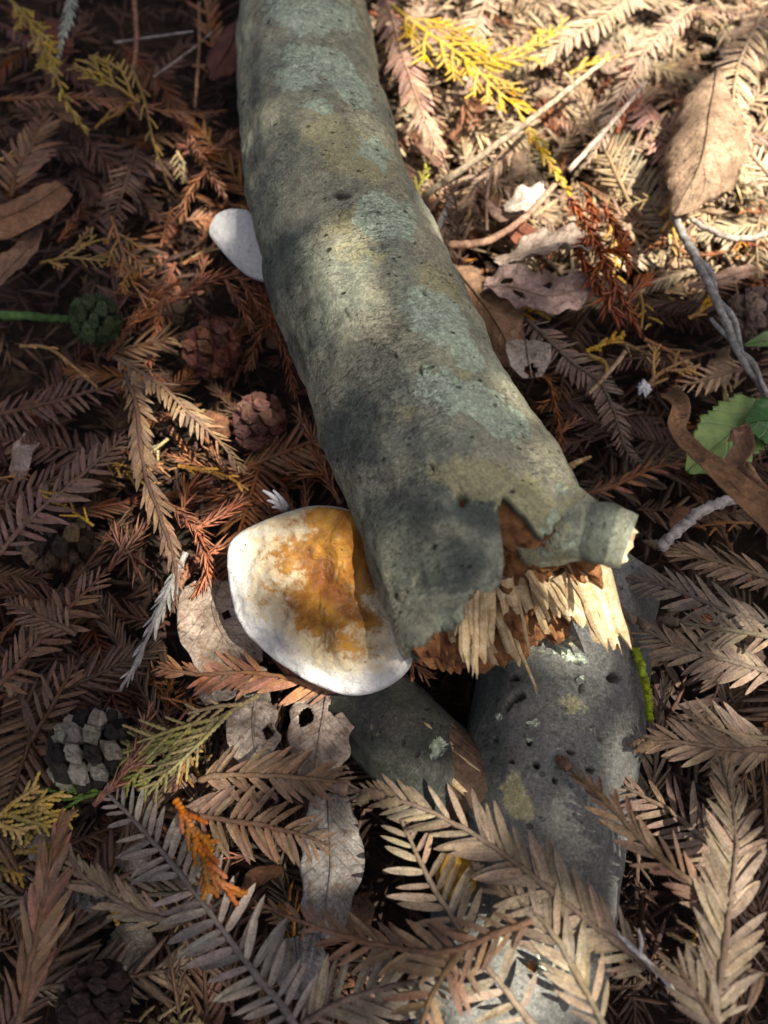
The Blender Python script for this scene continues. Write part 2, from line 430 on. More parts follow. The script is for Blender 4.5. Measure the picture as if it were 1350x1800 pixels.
def splinter_mesh(base, tip, w, flat, up, rg):
    """a torn sliver of wood: a flat prism that splits into uneven points"""
    b = MB(); d = tip - base; L = d.length; t = d.normalized()
    nn = (up - t * up.dot(t)).normalized(); s_ = t.cross(nn)
    n = 5; prof = [(-.5, 0), (-.25, .5), (.2, .5), (.5, .1), (.25, -.5), (-.3, -.5)]
    for i in range(n + 1):
        f = i / n; k = (1 - .35 * f) * (1 + .18 * rg.uniform(-1, 1))
        off = s_ * (rg.uniform(-.10, .10) * w) + nn * (rg.uniform(-.10, .10) * w)
        for (x, y) in prof:
            ll = L * f
            if i == n: ll = L * (f - rg.uniform(0, .28)); k = .55
            b.v.append(base + t * ll + s_ * (x * w * k) + nn * (y * w * flat * k) + off)
    m = len(prof)
    for i in range(n):
        for k in range(m): b.f.append((i * m + k, i * m + (k + 1) % m, (i + 1) * m + (k + 1) % m, (i + 1) * m + k))
    b.f.append(tuple(range(m))[::-1]); b.f.append(tuple(n * m + k for k in range(m)))
    return b

MAIN = Log([(470, -620, 2.6), (510, -250, 3.6), (530, 0, 4.6), (550, 200, 5.6), (597, 400, 6.4), (678, 600, 7.0), (768, 800, 7.5), (820, 905, 7.75), (893, 1078, 8.0)],
           [(0, 2.5), (.45, 2.72), (.62, 2.95), (.75, 3.08), (.9, 3.08), (1, 3.1)])
END_T = [(-180, .1), (-130, -.1), (-95, .05), (-70, .5), (-50, .75), (-40, .9), (-33, .5), (-26, .25), (-18, .45), (-12, .3), (-7, -.1), (-4, -.8), (0, -1.7), (5, -1.9), (8, -1.3), (11, -1.0), (14, -.5), (22, -.7), (32, -1.2), (45, -1.6), (75, -1.5), (100, -1.2), (130, -.4), (180, .1)]
def main_end(ph):
    d = math.degrees(ph)
    return MAIN.L + interp(END_T, d) + .22 * nz(d * .14, 1.3) + .20 * nz(d * .42, 4.1) + .08 * nz(d * .9, 2.2)
def build_main_log():
    root = thing('mossy_log', 'thick greenish grey log with pale lichen patches and a splintered broken end', 'log', P(768, 800, 0))
    base = P(768, 800, 0)
    lich = [(545, 22, 75, 36, 8, .95), (560, 105, 65, 26, 15, .85), (612, 150, 52, 22, 40, .9), (520, 140, 40, 22, 0, .7), (676, 385, 55, 40, 20, .85), (655, 265, 55, 30, 40, .62),
            (765, 560, 62, 38, 42, 1.0), (815, 618, 40, 24, 50, .9), (800, 690, 85, 34, 25, .85), (875, 730, 60, 30, 40, .9), (560, 185, 40, 20, 10, .55), (985, 930, 45, 30, 30, .6), (975, 985, 40, 22, 10, .8)]
    yel = [(620, 270, 90, 45, 25, .9), (560, 220, 60, 40, 0, .6), (770, 505, 55, 30, 50, .9), (650, 450, 80, 28, 10, .5), (850, 845, 95, 34, 15, 1.0), (930, 890, 70, 40, 35, 1.0), (620, 380, 80, 30, -20, .6), (800, 660, 60, 30, 10, .5), (720, 720, 60, 40, 0, .4)]
    dark = [(490, 470, 55, 90, 20, .8), (540, 600, 50, 100, 20, .75), (620, 760, 70, 90, 25, .85), (700, 940, 90, 110, 20, .95), (860, 905, 60, 42, 20, 1.05), (790, 990, 70, 60, 0, 1.0), (600, 330, 40, 22, 30, .6), (1030, 960, 30, 26, 0, .6), (450, 200, 22, 200, 0, .6)]  # left flank patches stand in for its bluish shade
    pits = [(600, 343, 16, 8, 10, .06), (747, 513, 6, 4, 20, .14), (745, 650, 7, 4, 10, .14), (690, 622, 7, 4, 10, .14), (812, 876, 7, 10, 20, .22), (1000, 893, 12, 6, 40, .2), (610, 553, 3, 6, 0, .12), (757, 822, 4, 3, 0, .12)]
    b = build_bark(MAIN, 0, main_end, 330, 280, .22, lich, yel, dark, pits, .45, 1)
    # the bark bulges where the side branch leaves and lifts in a torn flap above the break
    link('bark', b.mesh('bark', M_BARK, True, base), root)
    c = build_core(MAIN, lambda ph: MAIN.L - .3 - .5 * math.cos(ph), 2.86, .0, 1.0, 110, 26, 3, .5)
    core = link('heartwood', c.mesh('heartwood', M_ROT, False, base), root)
    rg = random.Random(11)
    def sp(phi, r, ln, w, lean=0.0, start=-1.0, flat=.55, mat=M_WOOD, drop=0.0):
        ph = R(phi); p, t, nn, bb = MAIN.at(MAIN.L)
        o = nn * math.cos(ph) + bb * math.sin(ph)
        a = p + o * r + t * start
        tg = nn * -math.sin(ph) + bb * math.cos(ph)
        e = p + o * (r + lean) + t * ln - V((0, 0, drop)) + tg * (rg.gauss(0, .10) * max(.3, ln - start))
        m = splinter_mesh(a, e, w, flat, o, rg)
        link('splinter', m.mesh('splinter', mat, False, base), root)
    # the long pale slivers standing in the middle of the break, those on the far flank, and small ones all round
    def spx(x0, y0, x1, y1, w, z0, z1, flat=.6, mat=M_WOOD):
        a, e = P(x0, y0, z0), P(x1, y1, z1); d = (a - e).normalized()
        link('splinter', splinter_mesh(a + d * .9, e, w, flat, V((.1, -.3, .95)), rg).mesh('splinter', mat, False, base), root)
    for x0, y0, x1, y1, w in [(797, 1034, 806, 1120, .30), (812, 1030, 820, 1188, .34), (828, 1034, 829, 1150, .42), (846, 1030, 846, 1172, .40), (862, 1036, 864, 1138, .30), (836, 1050, 836, 1196, .24), (806, 1046, 811, 1092, .34), (855, 1048, 853, 1110, .34)]:
        spx(x0, y0, x1, y1, w, 8.1, 7.7)
    for x0, y0, x1, y1, w in [(718, 1092, 722, 1150, .30), (732, 1082, 734, 1168, .40), (747, 1080, 750, 1146, .34), (760, 1092, 764, 1160, .26), (772, 1096, 776, 1132, .30), (725, 1100, 728, 1128, .34)]:
        spx(x0, y0, x1, y1, w, 6.6, 6.3, .6, M_WOOD if w < .33 else M_PALEBROWN)
    for x0, y0, x1, y1, w in [(1000, 1038, 1034, 1118, .50), (1022, 1030, 1058, 1136, .56), (1044, 1026, 1084, 1160, .62), (1064, 1030, 1102, 1146, .52), (984, 1046, 1012, 1104, .42), (966, 1050, 986, 1098, .36), (1036, 1060, 1070, 1152, .4), (1056, 1055, 1092, 1166, .4), (1012, 1055, 1040, 1100, .44)]:
        spx(x0, y0, x1, y1, w, 7.5, 7.1)
    for x0, y0, x1, y1, w in [(926, 1052, 940, 1086, .50), (944, 1044, 958, 1092, .40), (905, 1060, 912, 1080, .4), (955, 1062, 962, 1078, .3), (885, 1060, 890, 1085, .34), (918, 1085, 934, 1164, .11)]:
        spx(x0, y0, x1, y1, w, 7.6, 7.3)
    for i in range(9):
        sp(rg.uniform(-185, -135), rg.uniform(.8, 2.0), rg.uniform(.1, 1.2), rg.uniform(.16, .34), rg.uniform(-.05, .15), -.7, .6)
    for i in range(7):
        sp(rg.uniform(60, 150), rg.uniform(.9, 2.2), rg.uniform(.1, .8), rg.uniform(.16, .34), rg.uniform(-.05, .2), -.8, .6)
    for i in range(44):
        ph = rg.uniform(-180, 180); r = rg.uniform(1.6, 2.8)
        if -75 < ph < 75: continue
        sp(ph, r, rg.uniform(-.3, .5), rg.uniform(.12, .32), rg.uniform(-.05, .15), -.9, .6, M_WOOD if rg.random() < .35 else M_ROT)
    for i in range(16):
        sp(rg.uniform(-60, 70), rg.uniform(1.2, 2.5), rg.uniform(-1.4, -.2), rg.uniform(.2, .4), 0, -2.4, .6, M_ROT if rg.random() < .7 else M_WOOD)
    sp(168, 2.2, 1.7, .12, .5, -.4, .7, M_WOOD, .2)
    # side branch stub
    a = MAIN.point(MAIN.L - 1.75, R(46), 1.9); tip = P(1106, 952, 10.1)
    d = tip - a; pts = [a + d * f + V((0, 0, .22 * math.sin(f * 3))) for f in [i / 15 for i in range(16)]]
    s_ = MB(); rads = [interp([(0, 1.25), (.25, 1.1), (.45, .92), (.62, .80), (.70, .86), (.76, .76), (.9, .74), (1, .68)], i / 15) for i in range(16)]
    n = 28; s_.tube(pts, rads, n)
    s_.f.pop()
    for i, p in enumerate(s_.v):
        s_.v[i] = p + (p - pts[i // n]).normalized() * (.10 * fbm(p * 1.3, 3))
    s_.att = {'uvc': [(i // n * .3, (i % n) * .15, 5.) for i in range(len(s_.v))], 'lichen': [.35 if i // n < 9 else .1 for i in range(len(s_.v))],
              'yellow': [.5 if i // n < 8 else .1 for i in range(len(s_.v))], 'dark': [.75 if 9 <= i // n <= 12 else .1 for i in range(len(s_.v))]}
    stub = link('branch_stub', s_.mesh('branch_stub', M_BARK, True, base), root)
    e = MB(); t = d.normalized(); nn = (V((0, 0, 1)) - t * t.z).normalized(); bb = nn.cross(t)
    rings = 7
    for j in range(rings + 1):
        for k in range(24):
            an = 2 * math.pi * k / 24; r = .64 * j / rings; q = V((math.cos(an) * r * 4, math.sin(an) * r * 4, 2))
            e.v.append(tip + V((0, 0, .22 * math.sin(3))) + (nn * math.cos(an) + bb * math.sin(an)) * r + t * (-.05 + .22 * MN.noise(q) + .12 * MN.noise(q * 2.3) - (.15 if j == rings else 0)))
    for j in range(rings):
        for k in range(24):
            k2 = (k + 1) % 24; e.f.append((j * 24 + k, (j + 1) * 24 + k, (j + 1) * 24 + k2, j * 24 + k2))
    link('broken_face', e.mesh('broken_face', M_WOOD, False, base), stub)
build_main_log()

GREY = Log([(1020, 1010, 2.2), (1002, 1100, 2.25), (985, 1220, 2.3), (955, 1380, 2.4), (925, 1560, 2.45), (895, 1760, 2.5), (880, 1900, 2.5)], [(0, 2.65), (.3, 2.75), (.7, 2.6), (1, 2.5)])
def build_grey_log():
    base = P(955, 1380, 0)
    root = thing('fallen_log', 'smooth bluish grey log lying under the broken end, pitted with small holes', 'log', base)
    pits = [(1080, 1190, 13, 8, -10, .5), (906, 1226, 14, 7, -25, .45), (893, 1240, 4, 10, 30, .3), (904, 1192, 7, 5, 0, .4), (930, 1306, 6, 3, 60, .3), (1003, 1322, 9, 3, 20, .25), (1054, 1298, 6, 3, 30, .25), (942, 1345, 5, 6, 0, .25),
            (897, 1337, 6, 3, 0, .25), (1036, 1353, 9, 3, 15, .2), (1013, 1163, 8, 3, 30, .3), (975, 1372, 4, 4, 0, .2), (935, 1700, 8, 8, 0, .4), (1022, 1205, 3, 14, 5, .2), (870, 1300, 4, 3, 0, .2)]
    yel = [(902, 1388, 24, 34, 20, .85), (918, 1425, 22, 26, -20, .8), (940, 1130, 70, 26, 0, .55), (1010, 1240, 50, 30, 0, .45), (900, 1600, 60, 40, 0, .4)]
    lich = [(920, 1120, 50, 22, 10, .5), (1000, 1150, 50, 16, 20, .45), (870, 1640, 40, 30, 0, .5), (960, 1680, 40, 60, 0, .45)]
    dark = [(860, 1180, 40, 130, 10, 1.0), (930, 1100, 60, 20, 0, .8), (870, 1330, 30, 100, 0, .8)]  # painted shadow of the upper log along the left edge
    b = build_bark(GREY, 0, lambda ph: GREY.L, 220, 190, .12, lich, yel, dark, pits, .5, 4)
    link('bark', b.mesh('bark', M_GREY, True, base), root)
    c = build_core(GREY, lambda ph: GREY.L, 2.4, .2, .3, 40, 8, 5, .2)
    link('heartwood', c.mesh('heartwood', M_ROT, False, base), root)
    # curled flakes of loose bark
    rg = random.Random(3)
    for (x, y, w, h) in [(938, 1275, .34, .22), (932, 1295, .22, .3), (1020, 1197, .25, .2), (985, 1318, .2, .16), (878, 1262, .2, .2), (1040, 1285, .2, .15)]:
        p0 = None
        for k in range(260):                       # find the surface point that shows at this pixel
            z = 5.6 - k * .02; q = P(x, y, z)
            best = min(range(0, GREY.n, 2), key=lambda i: (GREY.ax[i] - q).length)
            if (GREY.ax[best] - q).length <= GREY.r(GREY.L * best / GREY.n) + .04: p0 = q; ctr = GREY.ax[best]; break
        if p0 is None: continue
        nrm = (p0 - ctr).normalized(); sx = V((1, .2, 0)); sx = (sx - nrm * sx.dot(nrm)).normalized(); sy = nrm.cross(sx)
        f = MB()
        for i in range(5):
            for j in range(5):
                a, c2 = i / 4 - .5, j / 4 - .5
                f.v.append(p0 + sx * (a * w * (1 + .3 * rg.uniform(-1, 1))) + sy * (c2 * h * (1 + .3 * rg.uniform(-1, 1))) + nrm * (.5 * (c2 + .5) ** 2 * h + rg.uniform(0, .02)))
        for i in range(4):
            for j in range(4): f.f.append((i * 5 + j, i * 5 + j + 1, (i + 1) * 5 + j + 1, (i + 1) * 5 + j))
        f.att = {'uvc': [(v.x * 2, v.y * 2, 7.) for v in f.v], 'lichen': [.4] * 25, 'yellow': [.2] * 25, 'dark': [0.] * 25}
        link('bark_flake', f.mesh('bark_flake', M_GREY, True, base), root)
build_grey_log()

STUB = Log([(540, 1100, 1.8), (640, 1225, 2.2), (735, 1325, 2.7), (828, 1408, 3.1)], [(0, 1.45), (1, 1.6)])
def build_small_log():
    base = P(735, 1345, 0)
    root = thing('short_log', 'short dark barked log with a torn brown end beside the grey log', 'log', base)
    def end(ph):
        d = math.degrees(ph)
        return STUB.L + interp([(-180, 0), (-60, .1), (0, -.5), (30, -1.4), (60, -2.0), (90, -1.2), (130, 0), (180, 0)], d) + .14 * nz(d * .12, 9) + .08 * nz(d * .5, 2)
    b = build_bark(STUB, 0, end, 120, 110, .10, [(770, 1310, 20, 30, 40, .5)], [(660, 1290, 40, 20, 0, .3)], [], [], .6, 8)
    link('bark', b.mesh('bark', M_DARKBARK, True, base), root)
    c = build_core(STUB, lambda ph: STUB.L + .3, 1.42, .0, .35, 60, 10, 6, .3)
    link('heartwood', c.mesh('heartwood', M_BROWNWOOD, False, base), root)
    rg = random.Random(5); p, t, nn, bb = STUB.at(STUB.L)
    for i in range(46):
        ph = R(rg.uniform(-30, 110)); o = nn * math.cos(ph) + bb * math.sin(ph); r = rg.uniform(1.15, 1.42)
        m = splinter_mesh(p + o * r - t * 2.3, p + o * (r + rg.uniform(-.05, .12)) + t * rg.uniform(-.3, .55), rg.uniform(.16, .34), .5, o, rg)
        link('splinter', m.mesh('splinter', M_WOOD if rg.random() < .25 else M_BROWNWOOD, False, base), root)
M_BROWNWOOD = mat_wood('weathered_brown_wood', (.10, .062, .042), (.25, .17, .12), 3.0)
build_small_log()

# ------------------------------------------------------------------ fungi
def plane_hit(px, py, p0, n):
    r = (FWD * FPX + V((1, 0, 0)) * (px - 675) + UPC * (900 - py)).normalized(); c = V((0, 0, CAM_H))
    return c + r * ((p0 - c).dot(n) / r.dot(n))
def bracket(name, label, outline, p0, n, thick, dome, relief, och, brown, seed, mat=M_FUNGUS):
    pts = [plane_hit(x, y, p0, n) for x, y in outline]
    c = sum(pts, V((0, 0, 0))) / len(pts)
    loop = spline(pts + [pts[0]], 240)
    ex = (V((1, 0, 0)) - n * n.x).normalized(); ey = n.cross(ex)
    NA = 150; rim = []
    angs = sorted([(math.atan2((q - c).dot(ey), (q - c).dot(ex)), (q - c).length) for q in loop[:-1]])
    tab = [(angs[-1][0] - 2 * math.pi, angs[-1][1])] + angs + [(angs[0][0] + 2 * math.pi, angs[0][1])]
    prof = []                                            # (t, height above the plane)
    for i in range(40): t = i / 39 * .93; prof.append((t, 0))
    top = len(prof)
    for i in range(1, 13):
        a = math.pi * i / 12; prof.append((.93 + .07 * math.sin(a), thick * .5 * (math.cos(a) - 1)))
    for i in range(1, 9): prof.append((.93 - .9 * i / 8, -thick - .25 * thick * math.sin(i / 8 * 1.5)))
    b = MB(); rimn, oc, br = [], [], []
    for j, (t, h) in enumerate(prof):
        for k in range(NA):
            an = -math.pi + 2 * math.pi * k / NA; rr = interp(tab, an)
            q = c + (ex * math.cos(an) + ey * math.sin(an)) * (rr * t)
            w = V((q.x, q.y, seed))
            hh = h + dome * (1 - min(t, .93) ** 3)
            if j < top + 6:
                f = 1.0 if j < top else max(0, 1 - (j - top) / 6)
                x, y = pix(q)
                hh += f * (relief * fbm(w * .55, 3) + relief * .5 * (abs(MN.noise(w * 1.6)) - .3) + relief * .3 * MN.noise(w * 3.7) + relief * .15 * MN.noise(w * 8))
                hh += f * RELIEF(x, y) * relief * 2.2
            v = q + n * hh; b.v.append(v)
            x, y = pix(v)
            rimn.append(t); oc.append(ell(x, y, och) if j < top + 3 else 0.0); br.append(ell(x, y, brown) if j < top else 0.0)
    for j in range(len(prof) - 1):
        for k in range(NA):
            k2 = (k + 1) % NA; b.f.append((j * NA + k, (j + 1) * NA + k, (j + 1) * NA + k2, j * NA + k2))
    o = len(b.v); b.v.append(c + n * (-thick * 1.3)); rimn.append(0.); oc.append(0.); br.append(0.)
    last = (len(prof) - 1) * NA
    for k in range(NA): b.f.append((last + k, o, last + (k + 1) % NA))
    b.att = {'rimness': rimn, 'ochre': oc, 'brown': br}
    ob = link(name, b.mesh(name, mat, True, c)); ob.location = c * CM
    return tag(ob, label, 'fungus')
RIDGES = [(590, 955, 34, 22, -20, 1.0), (560, 1010, 18, 60, 20, -.8), (535, 1050, 14, 60, 20, .7), (610, 1110, 30, 40, 15, .8), (500, 1000, 30, 40, 0, .5), (600, 1050, 40, 25, 30, -.6), (560, 1120, 25, 20, 0, -.5), (660, 1130, 25, 30, 0, -.3)]
def RELIEF(x, y):
    return sum(ell(x, y, [r]) if r[5] > 0 else -ell(x, y, [r[:5] + (-r[5],)]) for r in RIDGES)
bracket('bracket_mushroom', 'large white rimmed bracket mushroom with an ochre orange centre on the log',
        [(455, 915), (500, 898), (550, 887), (605, 893), (645, 918), (668, 985), (672, 1050), (690, 1085), (716, 1110), (722, 1168), (690, 1205), (640, 1225), (590, 1222), (520, 1190), (455, 1142), (412, 1085), (396, 1020), (394, 965), (415, 935)],
        P(560, 1060, 6.4), V((-.10, -.38, .92)).normalized(), 1.15, .35, .30,
        [(600, 985, 80, 80, 0, 1.3), (640, 945, 60, 85, 0, 1.5), (590, 915, 70, 28, 5, 1.2), (565, 1065, 90, 70, 20, 1.05), (510, 975, 75, 58, -20, .82), (600, 1130, 95, 50, 10, .78), (640, 1090, 50, 30, 20, .9), (530, 915, 90, 22, -8, .7), (480, 1040, 55, 60, 0, .62), (460, 960, 40, 40, 0, .5)],
        [(566, 1010, 26, 34, 10, .95), (590, 1045, 40, 20, 20, .9), (620, 1075, 40, 18, 20, .8), (600, 1030, 30, 30, 0, .6), (655, 980, 20, 70, 0, .85), (540, 985, 20, 40, 10, .7), (500, 960, 14, 26, 40, .5)], 2)
bracket('bracket_mushroom', 'small smooth white bracket mushroom on the flank of the log, without any orange',
        [(366, 398), (380, 375), (402, 366), (424, 366), (440, 372), (462, 410), (474, 450), (478, 495), (455, 492), (430, 482), (402, 456), (378, 428), (367, 412)],
        P(415, 425, 4.6), V((-.30, -.42, .85)).normalized(), .55, .28, .05, [], [], 5, M_FUNGUS)
def blob(name, label, cat, px, py, z, r, mat, seed, squash=.6, amp=.28):
    b = MB(); n, m = 26, 14; c = P(px, py, z)
    for j in range(m + 1):
        th = math.pi * j / m
        for k in range(n):
            an = 2 * math.pi * k / n; d = V((math.sin(th) * math.cos(an), math.sin(th) * math.sin(an), math.cos(th)))
            rr = r * (1 + amp * MN.noise(d * 2.1 + V((seed, 0, 0))) + amp * .43 * MN.noise(d * 6 + V((0, seed, 0))))
            b.v.append(c + V((d.x * rr, d.y * rr * 1.15, d.z * rr * squash)))
    for j in range(m):
        for k in range(n):
            k2 = (k + 1) % n; b.f.append((j * n + k, (j + 1) * n + k, (j + 1) * n + k2, j * n + k2))
    o = link(name, b.mesh(name, mat, True, c)); o.location = c * CM
    return tag(o, label, cat)
blob('jelly_fungus', 'small lumpy golden yellow fungus growing on the grey log between fronds', 'fungus', 802, 1540, 5.0, .55, M_YELLOW, 3)

# ------------------------------------------------------------------ conifer fronds
def needle_mb(wid, bend, rings=((0, .3), (.10, .75), (.35, 1.0), (.65, .92), (.88, .55), (1.0, .06)), crease=.22):
    """one flat needle of unit length along +x: a creased, closed blade"""
    b = MB()
    for x, w in rings:
        z = bend * x * x; h = wid * .5 * w
        b.v += [V((x, h, z + h * crease)), V((x, 0, z - .0)), V((x, -h, z + h * crease)), V((x, 0, z - h * .35))]
    m = 4; n = len(rings)
    for i in range(n - 1):
        for k in range(m): b.f.append((i * m + k, (i + 1) * m + k, (i + 1) * m + (k + 1) % m, i * m + (k + 1) % m))
    b.f.append((0, 1, 2, 3)); b.f.append(tuple((n - 1) * m + k for k in (3, 2, 1, 0)))
    return b
NEEDLES = []
for _i, (w_, be_, cr_) in enumerate([(.17, -.05, .2), (.19, -.12, .3), (.155, .04, .15), (.17, -.20, .25), (.15, .0, -.25), (.195, -.08, .35)]):
    _b = needle_mb(w_, be_, crease=cr_); _b.att = {'nuv': [(p.x + _i * 3.1, p.y, _i * 1.7) for p in _b.v]}
    NEEDLES.append(_b.mesh('needle', M_NEEDLE, False))
NEEDLE_MB = [needle_mb(w, be, crease=cr) for w, be, cr in [(.15, -.05, .2), (.165, -.12, .3), (.14, .04, .15), (.15, -.2, .25)]]
LOW_MB = [needle_mb(w, be, ((0, .3), (.4, 1.0), (.8, .75), (1., .06))) for w, be in [(.15, -.05), (.16, -.15), (.14, .06)]]
def mbapply(dst, src, mat3, org, sc):
    dst.add([org + mat3 @ (v * sc) for v in src.v], src.f)

def frond_plan(pts, nl, ang=48, gap=.26, roll=0.0, drop=.15, keep=.93, rg=rnd, tipbud=True, taper=(.55, .95)):
    gap *= 1.02
    """needle placements [(origin, rotation, length)] and stem (points, radii) for a spine given base-first"""
    raw = spline(pts, 80); L0 = sum((b - a).length for a, b in zip(raw, raw[1:]))
    n = max(12, int(L0 / .2)); sp, L = even(raw, n)
    wob = rg.uniform(0, 50)
    out = []; s = .2; side = 1
    while s < L - .05:
        f = s / L; i = min(int(f * (n - 1)), n - 2)
        t = (sp[min(i + 2, n - 1)] - sp[max(i - 1, 0)]).normalized()
        up = V((0, 0, 1)); up = (up - t * up.dot(t)).normalized()
        up = Matrix.Rotation(R(roll) + .25 * nz(s * .5, wob), 3, t) @ up
        b = up.cross(t)
        p = sp[i].lerp(sp[i + 1], f * (n - 1) - i)
        if rg.random() < keep:
            ln = nl * interp([(0, .55), (.12, .9), (.3, 1), (taper[0], taper[1]), (.85, .62), (.96, .32), (1, .2)], f) * rg.uniform(.82, 1.12)
            a = R(interp([(0, ang + 10), (.7, ang), (1, ang * .55)], f) + rg.gauss(0, 6))
            d = t * math.cos(a) + b * (side * math.sin(a)) - up * (drop * rg.uniform(.0, 1.6) - .08)
            z = up + b * (side * rg.uniform(-.25, .55)) + t * rg.uniform(-.3, .3)
            out.append((p + b * (side * .03), frame(d, z), ln))
        s += gap * rg.uniform(.38, .62); side = -side
    rad = [interp([(0, .095), (.6, .07), (1, .045)], i / (n - 1)) for i in range(n)]
    return out, sp, rad
def stem_mesh(sp, rad, org, rg=rnd):
    b = MB(); pts = [p + V((rg.gauss(0, .012), rg.gauss(0, .012), rg.gauss(0, .012))) for p in sp]
    b.tube(pts, [r * rg.uniform(.8, 1.25) for r in rad], 6)
    return b
def bud_mb(p, d, r, ln, rg):
    """scaly bud at a shoot's tip"""
    b = MB(); d = d.normalized(); pts, rad = [], []
    for i in range(9):
        f = i / 8; pts.append(p + d * ln * f); rad.append(r * math.sin(math.pi * min(1, .25 + f * .72)) * (1.22 if i % 2 else .82))
    b.tube(pts, rad, 7); return b
def hero(label, pix_pts, nl, col, ang=48, gap=.26, roll=0, keep=.93, drop=.15, buds=0, stem=None, group=None, cat='frond'):
    pts = [P(*p) for p in pix_pts]
    plan, sp, rad = frond_plan(pts, nl * .78, ang, gap, roll, drop, keep)
    org = pts[0]
    root = thing('conifer_frond', label, cat, org, group)
    link('stem', stem_mesh(sp, rad, org).mesh('stem', M_STEM, True, org), root, None, stem or vary([c * .8 for c in col]))
    for p, rot, ln in plan:
        m = T(p - org) @ rot.to_4x4() @ Matrix.Scale(ln * CM / CM, 4)
        link('needle', NEEDLES[rnd.randrange(6)], root, m, vary(col, .12))
    for k in range(buds):
        f = 1 - .05 * k; i = int(f * (len(sp) - 1)); d = (sp[-1] - sp[-3]).normalized() + V((U(-.7, .7), U(-.7, .7), U(-.2, .4))) * (.0 if k == 0 else 1)
        link('bud', bud_mb(sp[i] - org, d, .16, U(.45, .8), rnd).mesh('bud', M_STEM), root, None, vary([c * .85 for c in col]))
    return root
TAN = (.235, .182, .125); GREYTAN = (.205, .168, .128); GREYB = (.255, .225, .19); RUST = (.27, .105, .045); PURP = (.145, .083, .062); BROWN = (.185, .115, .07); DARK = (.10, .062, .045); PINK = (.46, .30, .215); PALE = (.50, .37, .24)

hero('long tan frond with scaly buds at its tip, crossing over the grey log', [(1150, 1705, 5.6), (1060, 1640, 6.0), (960, 1560, 6.2), (870, 1490, 6.2), (770, 1432, 6.0), (680, 1402, 5.7), (612, 1388, 5.5)], 1.85, TAN, 34, .26, buds=4)
hero('tan frond with widely spread needles beside the golden yellow fungus', [(935, 1800, 5.8), (868, 1715, 5.9), (826, 1658, 5.9), (790, 1606, 5.8), (748, 1533, 5.6), (707, 1445, 5.4), (690, 1405, 5.3)], 1.7, TAN, 56, .33, buds=2)
hero('tan frond throwing striped shadows on the grey log below the yellow fungus', [(1070, 1820, 6.4), (1003, 1694, 6.4), (961, 1627, 6.3), (909, 1580, 6.1), (857, 1538, 5.9)], 1.6, TAN, 34, .33, buds=2)
hero('sparse reddish tan shoot whose tip rests on the smooth grey log', [(1275, 1620, 5.9), (1210, 1549, 6.4), (1158, 1507, 6.6), (1106, 1456, 6.5), (1060, 1404, 6.1), (1003, 1352, 5.4)], 1.35, (.29, .185, .115), 24, .3, buds=1)
hero('upright dense tan frond with ascending needles, standing over the pale twig', [(1247, 1830, 6.6), (1267, 1715, 6.7), (1280, 1611, 6.7), (1293, 1507, 6.5), (1290, 1430, 6.2), (1267, 1331, 5.8)], 1.75, TAN, 32, .22)
hero('shaded brown frond behind the sparse shoot right of the grey log', [(1290, 1520, 4.4), (1220, 1461, 4.5), (1168, 1419, 4.5), (1096, 1383, 4.3)], 1.6, (.22, .155, .115), 44, .27)
hero('twisted long brown frond stretched between the grey leaf and the grey log', [(935, 1618, 6.4), (883, 1637, 6.3), (821, 1663, 6.2), (754, 1673, 6.0), (675, 1663, 5.7), (603, 1645, 5.4), (530, 1619, 5.0), (447, 1587, 4.5)], 1.35, BROWN, 30, .34)
hero('ash grey frond with long stiff needles below the orange scale spray', [(525, 1815, 5.6), (490, 1760, 5.5), (447, 1710, 5.4), (383, 1623, 5.1), (340, 1567, 4.9), (293, 1507, 4.7), (240, 1447, 4.4), (187, 1393, 4.2)], 1.85, GREYB, 58, .3)
hero('reddish frond with needles pressed along its stem, below the yellow scale sprays', [(30, 1810, 4.6), (60, 1667, 4.7), (77, 1583, 4.6), (97, 1473, 4.3), (127, 1427, 4.0)], 1.8, (.27, .155, .10), 17, .3)
hero('curved tan shoot arching between the reddish frond and the ash grey frond', [(330, 1622, 4.2), (260, 1610, 4.5), (207, 1583, 4.6), (150, 1543, 4.5), (107, 1490, 4.2)], 1.3, TAN, 22, .28)
hero('brown frond with its tip on the long grey leaf', [(300, 1422, 4.0), (350, 1435, 4.2), (404, 1442, 4.4), (458, 1450, 4.5), (530, 1468, 4.5), (580, 1488, 4.3)], 1.6, BROWN, 48, .24)
hero('brown frond lying across the leaf full of holes', [(350, 1372, 3.9), (386, 1363, 4.2), (458, 1363, 4.5), (530, 1367, 4.6), (617, 1376, 4.6)], 1.55, (.21, .135, .085), 36, .22)
hero('red brown frond under the white rim of the large mushroom', [(590, 1215, 3.4), (540, 1203, 3.7), (500, 1190, 3.9), (422, 1182, 4.0), (350, 1186, 3.9), (275, 1172, 3.6)], 1.5, (.33, .165, .10), 33, .22)
hero('grey brown frond at the foot of the long grey leaf', [(520, 1810, 4.4), (590, 1765, 4.8), (680, 1735, 5.0), (750, 1722, 5.1), (800, 1705, 5.1)], 1.9, GREYTAN, 36, .28)
hero('brown frond hanging from the twisted frond beside the log', [(815, 1665, 6.1), (775, 1720, 6.0), (750, 1770, 5.9), (735, 1830, 5.8)], 1.6, BROWN, 50, .26)
hero('pale tan frond in front of the upright dense frond', [(1275, 1825, 7.0), (1231, 1756, 6.9), (1189, 1699, 6.6)], 1.5, (.31, .235, .165), 30, .26)
hero('grey brown frond with its tip beside the branch stub', [(1370, 1100, 4.6), (1264, 1069, 4.9), (1222, 1050, 5.0), (1167, 1030, 4.9), (1092, 1015, 4.6)], 1.45, GREYTAN, 36, .22, buds=1)
